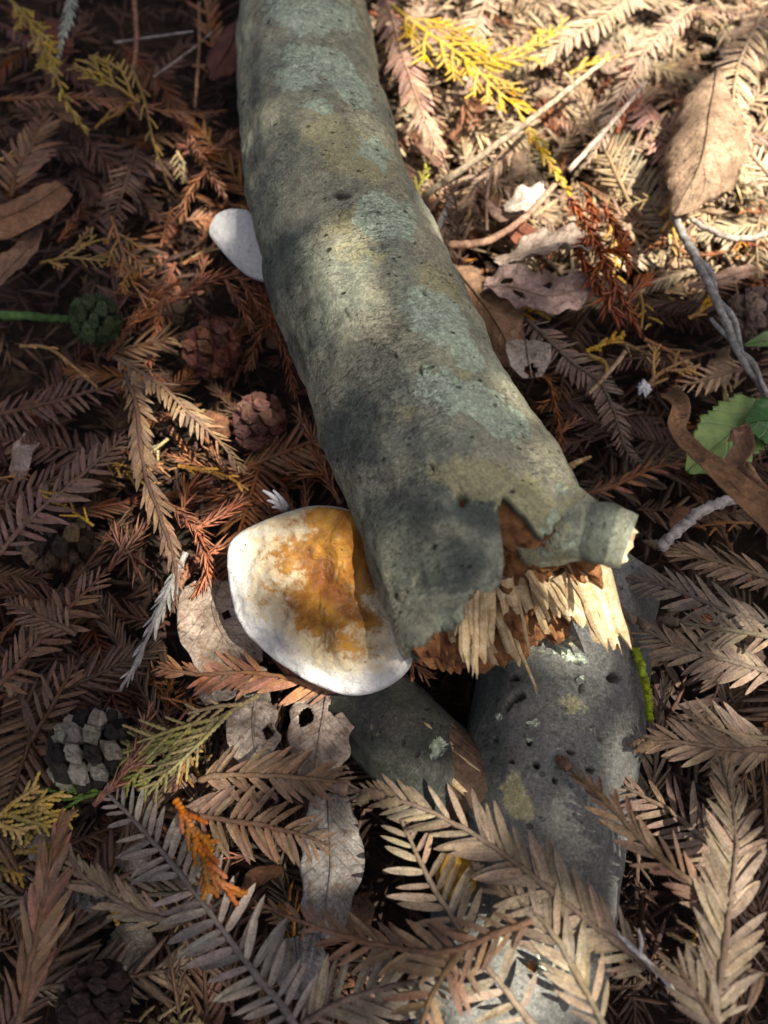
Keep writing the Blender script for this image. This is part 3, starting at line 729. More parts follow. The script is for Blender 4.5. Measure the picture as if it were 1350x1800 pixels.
hero('grey brown frond above the bright green scale sprig, its tip a scaly bud', [(1370, 1186, 4.9), (1278, 1161, 5.2), (1208, 1142, 5.2), (1161, 1122, 5.0), (1119, 1094, 4.8)], 1.5, (.26, .195, .14), 36, .22, buds=2)
hero('tan frond squeezed between two grey brown fronds', [(1370, 1122, 5.5), (1300, 1110, 5.5), (1250, 1103, 5.4), (1194, 1094, 5.1)], 1.3, TAN, 38, .24, buds=1)
hero('tan frond with a knobbly bud tip pointing at the grey log', [(1370, 1318, 5.2), (1300, 1318, 5.4), (1250, 1314, 5.5), (1194, 1303, 5.4), (1135, 1306, 5.0)], 1.5, (.29, .205, .135), 28, .24, buds=2)
hero('brownish frond lying behind the knobbly tipped tan frond', [(1360, 1298, 4.4), (1306, 1294, 4.5), (1250, 1278, 4.5), (1189, 1269, 4.3)], 1.5, (.25, .185, .13), 44, .24)
hero('tan frond running out below the knobby grey twig', [(1370, 1022, 4.9), (1292, 997, 5.0), (1236, 980, 4.9), (1167, 961, 4.6)], 1.35, (.27, .19, .125), 30, .22, buds=1)
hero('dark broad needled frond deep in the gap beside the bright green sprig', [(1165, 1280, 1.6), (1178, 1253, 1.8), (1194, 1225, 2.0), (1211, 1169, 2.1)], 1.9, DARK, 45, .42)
hero('dusky frond with short crowded needles next to the pale round leaf', [(925, 560, 3.2), (939, 574, 3.4), (1004, 635, 3.6), (1053, 672, 3.6), (1077, 717, 3.5), (1101, 790, 3.2), (1130, 815, 3.0)], 1.05, (.18, .125, .098), 55, .17)
hero('thin rust red sprig with few needles above the branch stub', [(1032, 867, 2.6), (1085, 851, 3.0), (1146, 823, 3.3), (1215, 812, 3.4)], .95, (.31, .135, .075), 32, .5)
hero('pinkish tan sprig with spread needles behind the green leaves', [(1330, 640, 3.2), (1310, 647, 3.4), (1248, 664, 3.6), (1191, 682, 3.6)], 1.1, (.40, .25, .17), 48, .36)
hero('purplish brown frond beyond the curved yellow needle, against the dark litter', [(-20, 732, 3.0), (83, 709, 3.3), (150, 690, 3.4), (230, 672, 3.3)], 1.3, PURP, 55, .3)
hero('large purplish brown frond with blunt spread needles above the dark cone', [(-10, 985, 3.3), (30, 935, 3.5), (73, 893, 3.7), (133, 843, 3.9), (180, 803, 4.0), (220, 765, 3.9)], 1.55, (.19, .12, .092), 50, .27)
hero('small purplish frond reaching out beneath the large purplish one', [(-30, 892, 3.0), (0, 884, 3.1), (60, 860, 3.3), (120, 828, 3.3)], 1.2, PURP, 52, .3)
hero('brown frond with broad tan needles beside the grey twig', [(-10, 1213, 2.8), (40, 1160, 3.1), (83, 1110, 3.4), (120, 1070, 3.5), (150, 1040, 3.5), (187, 1003, 3.4)], 1.45, (.18, .105, .066), 48, .3)
hero('fine brown sprig with small tight needles crossing the broad needled frond', [(133, 1115, 3.7), (110, 1103, 3.8), (67, 1083, 3.8), (10, 1055, 3.6)], 1.05, (.165, .10, .066), 34, .2)
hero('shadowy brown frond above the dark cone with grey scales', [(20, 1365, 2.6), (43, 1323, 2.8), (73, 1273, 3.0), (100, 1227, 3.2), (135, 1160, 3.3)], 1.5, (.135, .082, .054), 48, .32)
hero('long hanging olive brown shoot with needles pressed to its stem', [(220, 655, 4.3), (240, 717, 4.5), (247, 783, 4.6), (260, 850, 4.6), (293, 940, 4.5), (310, 1010, 4.3), (303, 1077, 4.1)], 1.15, (.185, .118, .072), 22, .22)
hero('olive tan frond with one-sided needles beside the reddish cones', [(200, 628, 4.1), (283, 677, 4.3), (333, 727, 4.3), (377, 767, 4.2), (433, 833, 3.9)], 1.2, (.24, .16, .098), 42, .24, roll=-25)
hero('bleached bluish grey twig with flattened needles above the dark cone', [(327, 972, 4.3), (290, 1050, 4.2), (263, 1113, 4.0), (233, 1177, 3.8), (210, 1215, 3.6)], .9, (.36, .36, .35), 14, .3)
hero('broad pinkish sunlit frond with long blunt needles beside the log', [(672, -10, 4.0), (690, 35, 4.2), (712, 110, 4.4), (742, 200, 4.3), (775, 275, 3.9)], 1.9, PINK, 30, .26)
hero('rusty brown frond beside the yellow spray and dark red leaf', [(0, 175, 3.4), (90, 172, 3.7), (180, 175, 3.8), (260, 190, 3.7), (330, 200, 3.4), (400, 195, 3.2)], 1.1, (.22, .105, .058), 36, .3)
hero('brown frond fanning beneath the yellow forked spray', [(20, 345, 3.4), (30, 300, 3.6), (60, 250, 3.6), (80, 190, 3.4)], 2.0, (.20, .11, .066), 34, .3)
hero('dim brown frond above the olive forked spray', [(240, 260, 2.8), (225, 310, 3.0), (205, 370, 3.0), (190, 420, 2.8)], 1.3, (.13, .078, .055), 55, .26)
hero('pale bluish lichen covered twig at the yellow spray', [(128, -15, 4.4), (118, 30, 4.5), (108, 75, 4.4), (100, 110, 4.2)], .8, (.34, .38, .34), 24, .3)
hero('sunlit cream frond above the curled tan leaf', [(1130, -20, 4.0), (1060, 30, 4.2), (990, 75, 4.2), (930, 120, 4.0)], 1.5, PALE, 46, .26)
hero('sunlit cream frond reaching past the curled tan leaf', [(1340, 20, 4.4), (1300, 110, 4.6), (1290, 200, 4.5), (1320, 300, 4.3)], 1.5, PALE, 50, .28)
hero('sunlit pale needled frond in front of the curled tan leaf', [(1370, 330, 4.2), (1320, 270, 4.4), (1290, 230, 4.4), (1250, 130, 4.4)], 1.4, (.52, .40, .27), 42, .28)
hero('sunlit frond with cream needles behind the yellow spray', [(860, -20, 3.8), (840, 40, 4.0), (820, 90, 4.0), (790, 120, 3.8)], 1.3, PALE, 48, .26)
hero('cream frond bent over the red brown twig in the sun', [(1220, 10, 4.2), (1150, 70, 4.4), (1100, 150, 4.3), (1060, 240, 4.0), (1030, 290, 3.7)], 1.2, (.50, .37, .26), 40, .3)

# ------------------------------------------------------------------ awl-leaved twigs (short curved needles all round)
AWL = needle_mb(.20, .18, ((0, .9), (.35, .9), (.75, .55), (1, .05)), .5)
def awl_mb(pts, nl, gap=.07, ang=38, rg=rnd):
    raw = spline(pts, 60); L0 = sum((b - a).length for a, b in zip(raw, raw[1:])); n = max(8, int(L0 / .2)); sp, L = even(raw, n)
    st = MB(); st.tube(sp, [interp([(0, .09), (1, .05)], i / (n - 1)) for i in range(n)], 6)
    nd = MB(); s = .05; k = 0
    while s < L:
        f = s / L; i = min(int(f * (n - 1)), n - 2); p = sp[i].lerp(sp[i + 1], f * (n - 1) - i)
        t = (sp[i + 1] - sp[i]).normalized(); a = V((0, 0, 1)); a = (a - t * a.dot(t)).normalized(); b = a.cross(t)
        th = k * 2.4; o = a * math.cos(th) + b * math.sin(th); al = R(ang + rg.gauss(0, 6)) * (.6 if f > .92 else 1)
        d = t * math.cos(al) + o * math.sin(al)
        mbapply(nd, AWL, frame(d, t * math.sin(al) - o * math.cos(al)), p, nl * rg.uniform(.75, 1.15) * interp([(0, .8), (.2, 1), (.85, .9), (1, .5)], f))
        s += gap * rg.uniform(.7, 1.3); k += 1
    return st, nd
def awl(label, branches, nl, col, gap=.06, ang=36, cat='twig'):
    nl *= 1.3
    org = P(*branches[0][0]); root = thing('awl_needle_twig', label, cat, org)
    for br in branches:
        st, nd = awl_mb([P(*q) for q in br], nl, gap, ang)
        link('shoot', st.mesh('shoot', M_STEM, True, org), root, None, vary([c * .8 for c in col]))
        o = link('needle_foliage', nd.mesh('needle_foliage', M_NEEDLE, True, org), root, None, vary(col, .1)); o['kind'] = 'stuff'
ORED = (.42, .135, .055)
awl('brick red forked twig with short awl needles below the sunlit leaf', [[(1000, 345, 3.6), (1045, 420, 3.9), (1080, 500, 3.9), (1122, 580, 3.5)], [(1060, 360, 3.6), (1090, 420, 3.8), (1105, 470, 3.8)], [(1100, 540, 3.7), (1115, 510, 3.9), (1140, 490, 3.8)], [(1030, 340, 3.5), (1045, 385, 3.7)], [(1040, 410, 3.8), (1020, 440, 3.9), (1035, 480, 3.8)], [(1065, 455, 3.9), (1045, 480, 3.9), (1060, 520, 3.8)], [(1085, 505, 3.9), (1070, 530, 3.9), (1088, 560, 3.7)], [(1060, 440, 3.9), (1085, 440, 4.0), (1095, 420, 3.9)]], .68, ORED)
awl('orange brown trailing twig with tiny needles beside the pale round leaf', [[(915, 655, 3.2), (960, 665, 3.5), (975, 710, 3.6), (985, 770, 3.5), (985, 850, 3.2)], [(975, 700, 3.5), (950, 715, 3.4)], [(985, 760, 3.5), (1010, 740, 3.5)]], .45, (.33, .13, .05))
awl('red brown leafy twig beside the white rim of the large mushroom', [[(290, 880, 3.6), (345, 930, 3.9), (365, 1000, 4.0), (345, 1040, 3.8)], [(345, 930, 3.9), (390, 905, 3.8), (425, 880, 3.6)], [(360, 975, 4.0), (400, 960, 3.9)], [(320, 900, 3.8), (330, 860, 3.8), (370, 840, 3.7)]], .62, (.36, .15, .09))
awl('copper coloured twig pressed against the log above the large mushroom', [[(598, 885, 2.6), (565, 820, 2.9), (545, 765, 3.0), (520, 720, 2.8)], [(570, 835, 2.9), (540, 830, 2.9), (510, 815, 2.8)], [(556, 790, 3.0), (575, 770, 2.9)]], .6, (.40, .18, .09))
awl('rusty twig in the sunny strip below the small white mushroom', [[(300, 530, 3.2), (350, 500, 3.5), (410, 485, 3.6), (445, 520, 3.4), (480, 580, 3.1)], [(395, 490, 3.6), (420, 530, 3.5), (440, 570, 3.3)], [(350, 500, 3.5), (360, 460, 3.4)]], .58, (.38, .17, .09))
awl('coppery twig beside the small white mushroom, lit by the sun', [[(330, 220, 2.8), (350, 270, 3.1), (375, 310, 3.2), (395, 345, 3.1)], [(350, 270, 3.1), (385, 260, 3.1), (412, 235, 2.9)], [(362, 300, 3.2), (335, 330, 3.1), (320, 380, 2.9)]], .6, (.42, .20, .11))
awl('maroon brown twig with bristling needles above the grey twig', [[(190, 1003, 3.3), (222, 965, 3.6), (250, 930, 3.6)], [(222, 965, 3.6), (235, 985, 3.6), (240, 1000, 3.5)], [(215, 970, 3.5), (205, 945, 3.5)]], .7, (.25, .12, .08))
awl('reddish brown twig running past the dark cone with grey scales', [[(165, 1415, 4.0), (205, 1375, 4.2), (240, 1320, 4.3), (262, 1250, 4.1)], [(220, 1352, 4.2), (250, 1345, 4.2)]], .55, (.32, .16, .11))
awl('coppery twig fragment lying along the shadowed flank of the log', [[(455, 500, 3.0), (480, 560, 3.1), (505, 630, 3.1), (520, 700, 3.0)], [(480, 560, 3.1), (455, 590, 3.1), (440, 640, 3.0)]], .55, (.36, .16, .085))
awl('faded red sprig standing in full sun behind the long straw', [[(1085, 235, 3.4), (1098, 170, 3.7), (1100, 110, 3.7)], [(1092, 200, 3.6), (1120, 180, 3.6)]], .6, (.48, .16, .09))

# ------------------------------------------------------------------ scale-leaved sprays
def beads(pts, r, rg, seg=.16):
    """a shoot clad in overlapping scale leaves"""
    raw = spline(pts, 40); L0 = sum((b - a).length for a, b in zip(raw, raw[1:])); n = max(3, int(L0 / seg)) * 3 + 1; sp, L = even(raw, n)
    rad = [r * (1 - .45 * i / n) * (.72, 1.25, 1.0)[i % 3] for i in range(n)]; rad[-1] = r * .15
    b = MB(); b.tube(sp, rad, 5, True, .6); return b
def spray(label, axis, col, side=1.8, r=.085, gap=.42, ang=38, sub=True, stem=None, cat='spray', one=False, fade=None):
    pts = [P(*q) for q in axis]; org = pts[0]; root = thing('scale_leaf_spray', label, cat, org)
    raw = spline(pts, 60); sp, L = even(raw, 60)
    link('stem', beads(pts, r * 1.15, rnd).mesh('stem', M_SCALE, True, org), root, None, stem or vary(col, .1))
    s, k = L * .12, 0
    while s < L * .97:
        f = s / L; i = min(int(f * 59), 58); p = sp[i]; t = (sp[i + 1] - sp[i]).normalized()
        b = V((0, 0, 1)).cross(t).normalized() * (1 if (k % 2 or one) else -1)
        ln = side * interp([(0, .7), (.35, 1), (1, .3)], f) * U(.75, 1.15); a = R(ang + U(-7, 7)); h = U(-.12, .12)
        d = t * math.cos(a) + b * math.sin(a)
        e = p + d * ln + V((0, 0, h)) + t * ln * .15
        mid = p + d * ln * .5 + V((0, 0, h * .5 + .06))
        mb = beads([p, mid, e], r, rnd)
        if sub and ln > .8:
            for q in (.35, .58, .78):
                b0 = p.lerp(e, q); sgn = 1 if U(0, 1) < .5 else -1
                for sg in ((sgn, -sgn) if U(0, 1) < .6 else (sgn,)):
                    bd = (d * .8 + V((0, 0, 1)).cross(d) * sg * .55).normalized()
                    x = beads([b0, b0 + bd * ln * .25 * U(.7, 1.2), b0 + bd * ln * .42 * U(.7, 1.2)], r * .85, rnd); mb.add(x.v, x.f)
        c = col if fade is None else tuple(col[j] + (fade[j] - col[j]) * f for j in range(3))
        link('branchlet', mb.mesh('branchlet', M_SCALE, True, org), root, None, vary(c, .14))
        s += gap * U(.75, 1.25); k += 1
YEL = (.46, .30, .055); OLY = (.33, .235, .06); ORG = (.32, .115, .022); GRN = (.15, .20, .045); KHA = (.34, .27, .13)
spray('long mustard yellow spray trailing past the pale bluish twig', [(5, -15, 4.2), (60, 50, 4.4), (90, 110, 4.5), (118, 180, 4.5), (155, 238, 4.3)], OLY, 1.2, .095, .5, 24)
spray('mustard forked spray spread like a hand over the brown frond', [(245, 180, 4.0), (215, 158, 4.2), (185, 135, 4.3), (150, 105, 4.3)], OLY, 2.2, .085, .5, 30)
spray('thin olive sprig hanging below the forked mustard spray', [(230, 115, 4.0), (255, 180, 4.1), (270, 250, 4.0), (300, 335, 3.7)], (.29, .19, .07), .9, .07, .9, 28, False)
spray('bright yellow spray draped across the sunlit litter by the pinkish frond', [(690, 10, 4.4), (755, 60, 4.6), (820, 105, 4.7), (880, 165, 4.6), (930, 200, 4.3)], YEL, 2.0, .10, .4, 42)
spray('pale yellow spray pointing up from the long straw', [(760, 95, 4.4), (860, 105, 4.6), (930, 90, 4.8), (1000, 30, 4.7)], (.52, .38, .10), 1.3, .09, .45, 36)
spray('narrow yellow spray hanging below the long straw', [(915, 205, 4.5), (945, 255, 4.5), (975, 300, 4.4), (1003, 345, 4.1)], YEL, .7, .11, .3, 26, False)
spray('short greenish yellow sprig beside the log below the pinkish frond', [(728, 360, 3.0), (738, 325, 3.4), (750, 292, 3.5)], (.38, .34, .06), .7, .08, .35, 32, False)
spray('broad khaki and green spray below the red brown frond', [(455, 1222, 4.4), (390, 1260, 4.5), (320, 1305, 4.4), (255, 1335, 4.2), (215, 1352, 4.0)], KHA, 2.2, .085, .34, 24, True, fade=GRN)
spray('green scale sprig tucked under the dark cone with grey scales', [(195, 1385, 3.2), (150, 1400, 3.4), (95, 1405, 3.4), (60, 1395, 3.2)], (.09, .17, .03), .9, .08, .4, 26)
spray('straw yellow spray fanning beside the green sprig', [(-30, 1440, 3.9), (10, 1432, 4.1), (50, 1424, 4.1), (92, 1418, 3.9)], (.44, .32, .10), 1.6, .09, .35, 26)
spray('dull yellow fan spray above the reddish frond', [(-25, 1520, 3.6), (15, 1505, 3.8), (45, 1485, 3.8), (62, 1455, 3.7)], (.36, .26, .075), 1.3, .09, .35, 34)
spray('vivid orange scale spray lying between the brown fronds', [(308, 1405, 5.0), (335, 1450, 5.4), (355, 1500, 5.7), (390, 1555, 5.7), (425, 1575, 5.4)], ORG, 1.0, .10, .26, 26)
spray('bright lime green scale sprig beside the smooth grey log', [(1116, 1138, 4.5), (1129, 1180, 4.6), (1139, 1225, 4.5), (1143, 1270, 4.2)], (.28, .36, .03), .28, .13, .22, 16, False)
spray('golden sprig fallen below the brick red twig', [(1030, 618, 3.3), (1060, 605, 3.5), (1100, 588, 3.4)], (.52, .31, .05), .6, .09, .3, 32, False)
spray('golden brown sprig resting above the red brown twig by the large mushroom', [(312, 818, 4.0), (360, 828, 4.1), (400, 838, 4.1), (438, 862, 3.9)], (.42, .22, .05), .6, .08, .5, 26, False)
spray('olive brown forked spray in the dark above the green cone', [(70, 462, 3.2), (120, 450, 3.5), (150, 430, 3.6), (170, 412, 3.5)], (.30, .20, .075), 1.6, .07, .5, 34)
spray('brown drooping spray above the olive cone in the shade', [(195, 380, 3.0), (215, 440, 3.3), (235, 500, 3.4), (270, 535, 3.2)], (.32, .17, .065), 1.5, .07, .5, 28)
spray('tan sprig with short side shoots beside the grey lichened bit', [(1130, 690, 3.4), (1155, 660, 3.7), (1190, 640, 3.8), (1212, 632, 3.7)], (.34, .22, .10), 1.1, .085, .4, 40)
spray('golden sprig in the litter near the grey leaning twig', [(1210, 560, 3.2), (1235, 545, 3.4), (1250, 525, 3.4)], (.50, .29, .06), .7, .08, .3, 34, False)
spray('sunlit golden sprig over the cream needles', [(1000, 130, 4.2), (1040, 110, 4.4), (1080, 100, 4.4)], (.52, .36, .10), .8, .10, .3, 40)
spray('curved golden needle like sprig above the purplish frond', [(35, 608, 3.8), (85, 612, 4.1), (130, 645, 4.2), (172, 682, 3.9)], (.40, .25, .09), .35, .08, .9, 20, False)

# ------------------------------------------------------------------ cones
def cone_scale_mb(seed):
    """a wedge that swells into a wrinkled rhombic shield with a small beak; points outwards along +x"""
    rg = random.Random(seed); b = MB()
    prof = [(0, .25, .2), (.45, .55, .42), (.72, 1.0, .72), (.86, 1.08, .78), (.97, .82, .55), (1.0, .35, .2)]
    n = 10
    for x, w, h in prof:
        for k in range(n):
            an = 2 * math.pi * k / n; c, s_ = math.cos(an), math.sin(an)
            q = 1 / (abs(c) ** 1.3 + abs(s_) ** 1.3) ** (1 / 1.3)
            j = 1 + (.24 * rg.uniform(-1, 1) if x > .5 else 0)
            b.v.append(V((x + (.07 * rg.uniform(-1, 1) if x > .6 else 0), c * q * w * .5 * j, s_ * q * h * .5 * j)))
    m = len(prof)
    for i in range(m - 1):
        for k in range(n): b.f.append((i * n + k, i * n + (k + 1) % n, (i + 1) * n + (k + 1) % n, (i + 1) * n + k))
    b.f.append(tuple((m - 1) * n + k for k in range(n)))
    o = len(b.v); b.add([V((.95, -.08, -.05)), V((.95, .08, -.05)), V((.95, 0, .08)), V((1.18, 0, .02))], [(0, 1, 3), (1, 2, 3), (2, 0, 3)])
    return b
CONE_SCALES = [cone_scale_mb(s).mesh('scale', M_CONE, False) for s in range(4)]
def cone(label, px, py, z, length, rad, axis, col, tipcol=None, nscale=30, opening=.0):
    c = P(px, py, z); root = thing('conifer_cone', label, 'cone', c - V((0, 0, rad)))
    org = c - V((0, 0, rad)); ax = V(axis).normalized()
    b = MB(); pts = [c + ax * (length * (f - .5)) for f in [i / 8 for i in range(9)]]
    b.tube(pts, [rad * .55 * math.sin(math.pi * (.08 + .84 * i / 8)) for i in range(9)], 10)
    link('core', b.mesh('core', M_CONE, True, org), root, None, [v * .5 for v in col])
    a = V((0, 0, 1)) if abs(ax.z) < .9 else V((1, 0, 0)); n1 = (a - ax * a.dot(ax)).normalized(); n2 = ax.cross(n1)
    for i in range(nscale):
        f = (i + .5) / nscale; th = i * 2.39996; y = (f - .5) * 1.9
        rr = math.sqrt(max(.05, 1 - y * y)); o = n1 * math.cos(th) + n2 * math.sin(th)
        d = (o * rr + ax * (y * (1.0 + opening))).normalized()
        base = c + ax * (y * length * .5 * .55)
        surf = c + ax * (y * length * .5) + o * (rr * rad)
        ln = (surf - base).length; w = (rad * .70 + .06) * U(.75, 1.15) * math.sqrt(28 / nscale)
        d2 = (surf - base).normalized()
        m = T(base - org) @ (frame(d2, ax + d2 * .01)).to_4x4() @ Matrix.Diagonal((ln, w, w, 1))
        cc = col if (tipcol is None or rnd.random() < .5) else tipcol
        link('scale', CONE_SCALES[rnd.randrange(4)], root, m, vary(cc, .2))
cone('reddish brown cone lying in the sunny strip below the small white mushroom', 372, 612, 3.0, 2.3, 1.05, (.5, .6, .1), (.20, .085, .06), None, 26)
cone('mauve brown cone beside the log above the large mushroom', 456, 742, 2.9, 2.2, 1.0, (.2, .8, .3), (.23, .115, .095), None, 28)
cone('charred dark cone with pale grey crusted scales', 160, 1318, 3.6, 2.7, 1.2, (.7, .5, .2), (.03, .027, .025), (.25, .235, .205), 46, .2)
cone('very dark closed cone under the ash grey frond', 168, 1755, 2.6, 2.0, .95, (.3, 1, .1), (.045, .03, .028), None, 28)
cone('dark green closed cone on a green stalk in the shade', 168, 562, 3.3, 1.9, 1.0, (1, .1, .0), (.05, .075, .035), None, 28)
cone('dark half buried cone below the large purplish frond', 100, 952, 2.2, 2.6, 1.05, (1, .2, 0), (.06, .045, .034), (.14, .10, .07), 26)
cone('greyish brown cone behind the leaning grey twig', 1325, 560, 3.6, 2.3, 1.15, (.8, .5, .2), (.26, .19, .15), None, 28)
cone('small grey beaked cone tip caught below the tan shoot', 157, 1572, 3.6, .8, .38, (.6, -.5, .2), (.16, .15, .15), None, 12)

# ------------------------------------------------------------------ broad leaves
def leaf(label, spine, half, col, cup=0.0, roll=0.0, crumple=.12, holes=(), serr=0.0, mat=None, name='dead_leaf', cat='leaf', edge=.12, nu=34, nv=18, rib=True, ribcol=None, seed=None, group=None):
    """a blade along a spine (pixel, pixel, height), half widths in cm; cup curls the margins up (+) or down (-)"""
    if holes: nu, nv = 64, 40
    mat = mat or M_LEAF; seed = rnd.uniform(0, 90) if seed is None else seed
    pts = [P(*q) for q in spine]; org = pts[0]; sp, L = even(spline(pts, 80), nu)
    root = thing(name, label, cat, org, group); b = MB(); luv = []; ok = []
    mids = []
    for i in range(nu):
        f = i / (nu - 1); t = (sp[min(i + 1, nu - 1)] - sp[max(i - 1, 0)]).normalized()
        up = V((0, 0, 1)); up = (up - t * up.dot(t)).normalized(); up = Matrix.Rotation(R(interp(roll, f) if isinstance(roll, (list, tuple)) else roll), 3, t) @ up
        s_ = t.cross(up)
        w = interp(half, f)
        for j in range(nv + 1):
            v = j / nv * 2 - 1; ww = w * (1 + edge * nz(f * 6 * L / 4, v * 1.2 + 7, seed) * (abs(v) ** 2))
            if serr: ww *= 1 + serr * abs(v) ** 3 * (((f * 14) % 1) - .5)
            cc = cup * abs(v) ** 2 * w
            x = v * ww * math.cos(min(1.3, abs(cup) * abs(v) * .8))
            p = sp[i] + s_ * x + up * (cc + .12 * abs(v) * w * (1 if cup >= 0 else -1))
            p += up * (crumple * fbm(V((p.x * .7, p.y * .7, seed)), 3) + crumple * .4 * MN.noise(V((p.x * 2.4, p.y * 2.4, seed)))) * (.35 + abs(v))
            b.v.append(p); luv.append((f, v, seed))
            hole = any(math.hypot((f - hf) / hr, (v - hv) / (hr * 2.2)) + .5 * nz(f * 16, v * 6, seed) + .25 * nz(f * 45, v * 17, seed) < 1 for hf, hv, hr in holes)
            ok.append(not hole)
        mids.append(b.v[-(nv + 1) + nv // 2] + up * .03)
    m = nv + 1; th = .028
    nb = len(b.v)
    nrm = []
    for i in range(nu):
        for j in range(m):
            a = b.v[min(i + 1, nu - 1) * m + j] - b.v[max(i - 1, 0) * m + j]; c = b.v[i * m + min(j + 1, nv)] - b.v[i * m + max(j - 1, 0)]
            k = a.cross(c); nrm.append(k.normalized() if k.length > 1e-7 else V((0, 0, 1)))
    for k in range(nb): b.v.append(b.v[k] - nrm[k] * th * (1 if nrm[k].z > 0 else -1)); luv.append(luv[k])
    keep = {}
    for i in range(nu - 1):
        for j in range(nv):
            q = (i * m + j, i * m + j + 1, (i + 1) * m + j + 1, (i + 1) * m + j)
            if all(ok[x] for x in q): keep[(i, j)] = q
    for (i, j), q in keep.items():
        b.f.append(q); b.f.append(tuple(x + nb for x in q[::-1]))
        for (di, dj), (x, y) in (((-1, 0), (q[0], q[1])), ((1, 0), (q[2], q[3])), ((0, -1), (q[3], q[0])), ((0, 1), (q[1], q[2]))):
            if (i + di, j + dj) not in keep: b.f.append((y, x, x + nb, y + nb))
    b.att = {'leafuv': luv}
    link('blade', b.mesh('blade', mat, True, org), root, None, col)
    if rib:
        r = MB(); r.tube(mids, [interp([(0, .07), (1, .02)], i / nu) for i in range(nu)], 5)
        r.att = {'leafuv': [(0., 0., 0.)] * len(r.v)}
        link('midrib', r.mesh('midrib', mat, True, org), root, None, ribcol or [c * .75 for c in col])
    return root
leaf('large curled tan leaf standing in the sun with a dark midrib', [(1262, 120, 4.6), (1248, 200, 5.2), (1232, 285, 5.1), (1185, 378, 4.2)], [(0, .3), (.2, 1.3), (.5, 1.9), (.75, 1.6), (.95, .6), (1, .15)], (.36, .25, .16), cup=-.5, roll=14, crumple=.35, edge=.25)
leaf('crumpled pale grey leaf above the purplish grey one', [(872, 465, 3.4), (920, 450, 3.8), (980, 430, 3.9), (1045, 432, 3.5)], [(0, .3), (.25, .8), (.6, .85), (.9, .6), (1, .2)], (.42, .335, .27), cup=.2, crumple=.4, edge=.4, roll=-15)
leaf('torn purplish grey leaf full of gaps below the brick red twig', [(850, 500, 3.2), (900, 505, 3.5), (960, 520, 3.5), (1035, 505, 3.3)], [(0, .4), (.3, 1.0), (.65, 1.1), (.9, .8), (1, .2)], (.31, .22, .20), cup=.1, crumple=.4, edge=.5, holes=[(.35, .3, .05), (.6, -.5, .05), (.2, -.3, .05)])
leaf('thin pale round leaf with a bitten edge next to the log', [(925, 600, 3.6), (928, 625, 3.8), (935, 665, 3.6)], [(0, .35), (.3, .8), (.7, .8), (1, .35)], (.42, .37, .32), cup=.15, crumple=.1, holes=[(.85, .0, .16)])
leaf('brownish translucent leaf leaning against the flank of the log', [(800, 470, 2.6), (840, 520, 3.0), (880, 580, 3.1), (905, 640, 2.8)], [(0, .5), (.3, 1.0), (.7, 1.1), (1, .4)], (.28, .17, .10), cup=-.2, crumple=.25, edge=.4, roll=20)
leaf('dark red leaf half hidden behind the log', [(430, 20, 2.8), (410, 70, 3.2), (388, 110, 3.2), (372, 140, 3.0)], [(0, .5), (.4, 1.2), (.8, .9), (1, .1)], (.13, .045, .035), cup=-.2, crumple=.25)
leaf('broad brown strip shaped leaf reaching in from the shade', [(-60, 395, 4.6), (0, 385, 4.7), (60, 358, 4.6), (112, 325, 4.4)], [(0, .8), (.5, .85), (.85, .75), (1, .5)], (.23, .12, .062), cup=-.15, crumple=.15, edge=.1, roll=10)
leaf('ragged pale brown strip below the broad brown strip leaf', [(-30, 520, 3.4), (10, 480, 3.7), (45, 440, 3.8), (68, 395, 3.6)], [(0, .5), (.5, .6), (.9, .35), (1, .15)], (.27, .16, .105), cup=.2, crumple=.25, edge=.4)
leaf('pale grey brown leaf pinned below the left rim of the large mushroom', [(385, 1020, 3.0), (375, 1070, 3.4), (395, 1120, 3.5), (440, 1180, 3.2)], [(0, .5), (.3, 1.2), (.7, 1.3), (1, .5)], (.34, .275, .22), cup=.12, crumple=.35, edge=.3, holes=[(.45, -.3, .035)])
leaf('grey leaf with ragged black holes under the large mushroom', [(580, 1195, 3.2), (570, 1250, 3.5), (560, 1310, 3.6), (548, 1385, 3.4)], [(0, .7), (.3, 1.05), (.7, .95), (1, .45)], (.38, .31, .26), cup=-.12, crumple=.3, edge=.25, holes=[(.22, -.35, .10), (.38, .55, .08)])
leaf('torn whitish leaf scrap beside the khaki spray', [(450, 1228, 3.2), (445, 1270, 3.4), (448, 1310, 3.4), (462, 1355, 3.2)], [(0, .4), (.35, .75), (.7, .7), (1, .2)], (.46, .39, .33), cup=.1, crumple=.35, edge=.5, holes=[(.5, -.7, .10)])
leaf('long narrow bluish grey leaf hanging into the dark gap', [(578, 1395, 3.4), (580, 1450, 3.5), (582, 1520, 3.3), (575, 1580, 3.0), (565, 1650, 2.6)], [(0, .6), (.2, .85), (.5, .95), (.8, .75), (1, .45)], (.30, .285, .265), cup=-.25, crumple=.3, edge=.15)
leaf('dark bluish leaf scrap with lit stripes under the brown fronds', [(522, 1645, 2.6), (525, 1690, 2.7), (530, 1755, 2.5)], [(0, .6), (.5, .85), (1, .4)], (.17, .165, .16), cup=-.1, crumple=.15)
leaf('pale grey torn leaf edge showing under the red brown frond', [(352, 1225, 3.1), (385, 1205, 3.3), (430, 1195, 3.3), (470, 1190, 3.1)], [(0, .3), (.4, .6), (1, .3)], (.48, .42, .38), cup=.1, crumple=.25)
leaf('reddish brown damp leaf piece under the curved twig', [(900, 395, 3.0), (930, 420, 3.2), (950, 455, 3.1)], [(0, .4), (.5, .7), (1, .2)], (.24, .085, .045), crumple=.2)
leaf('cream leaf scrap in the sunny litter by the log', [(885, 365, 3.4), (920, 350, 3.7), (960, 328, 3.6)], [(0, .3), (.5, .65), (1, .2)], (.66, .58, .48), crumple=.35, edge=.5)
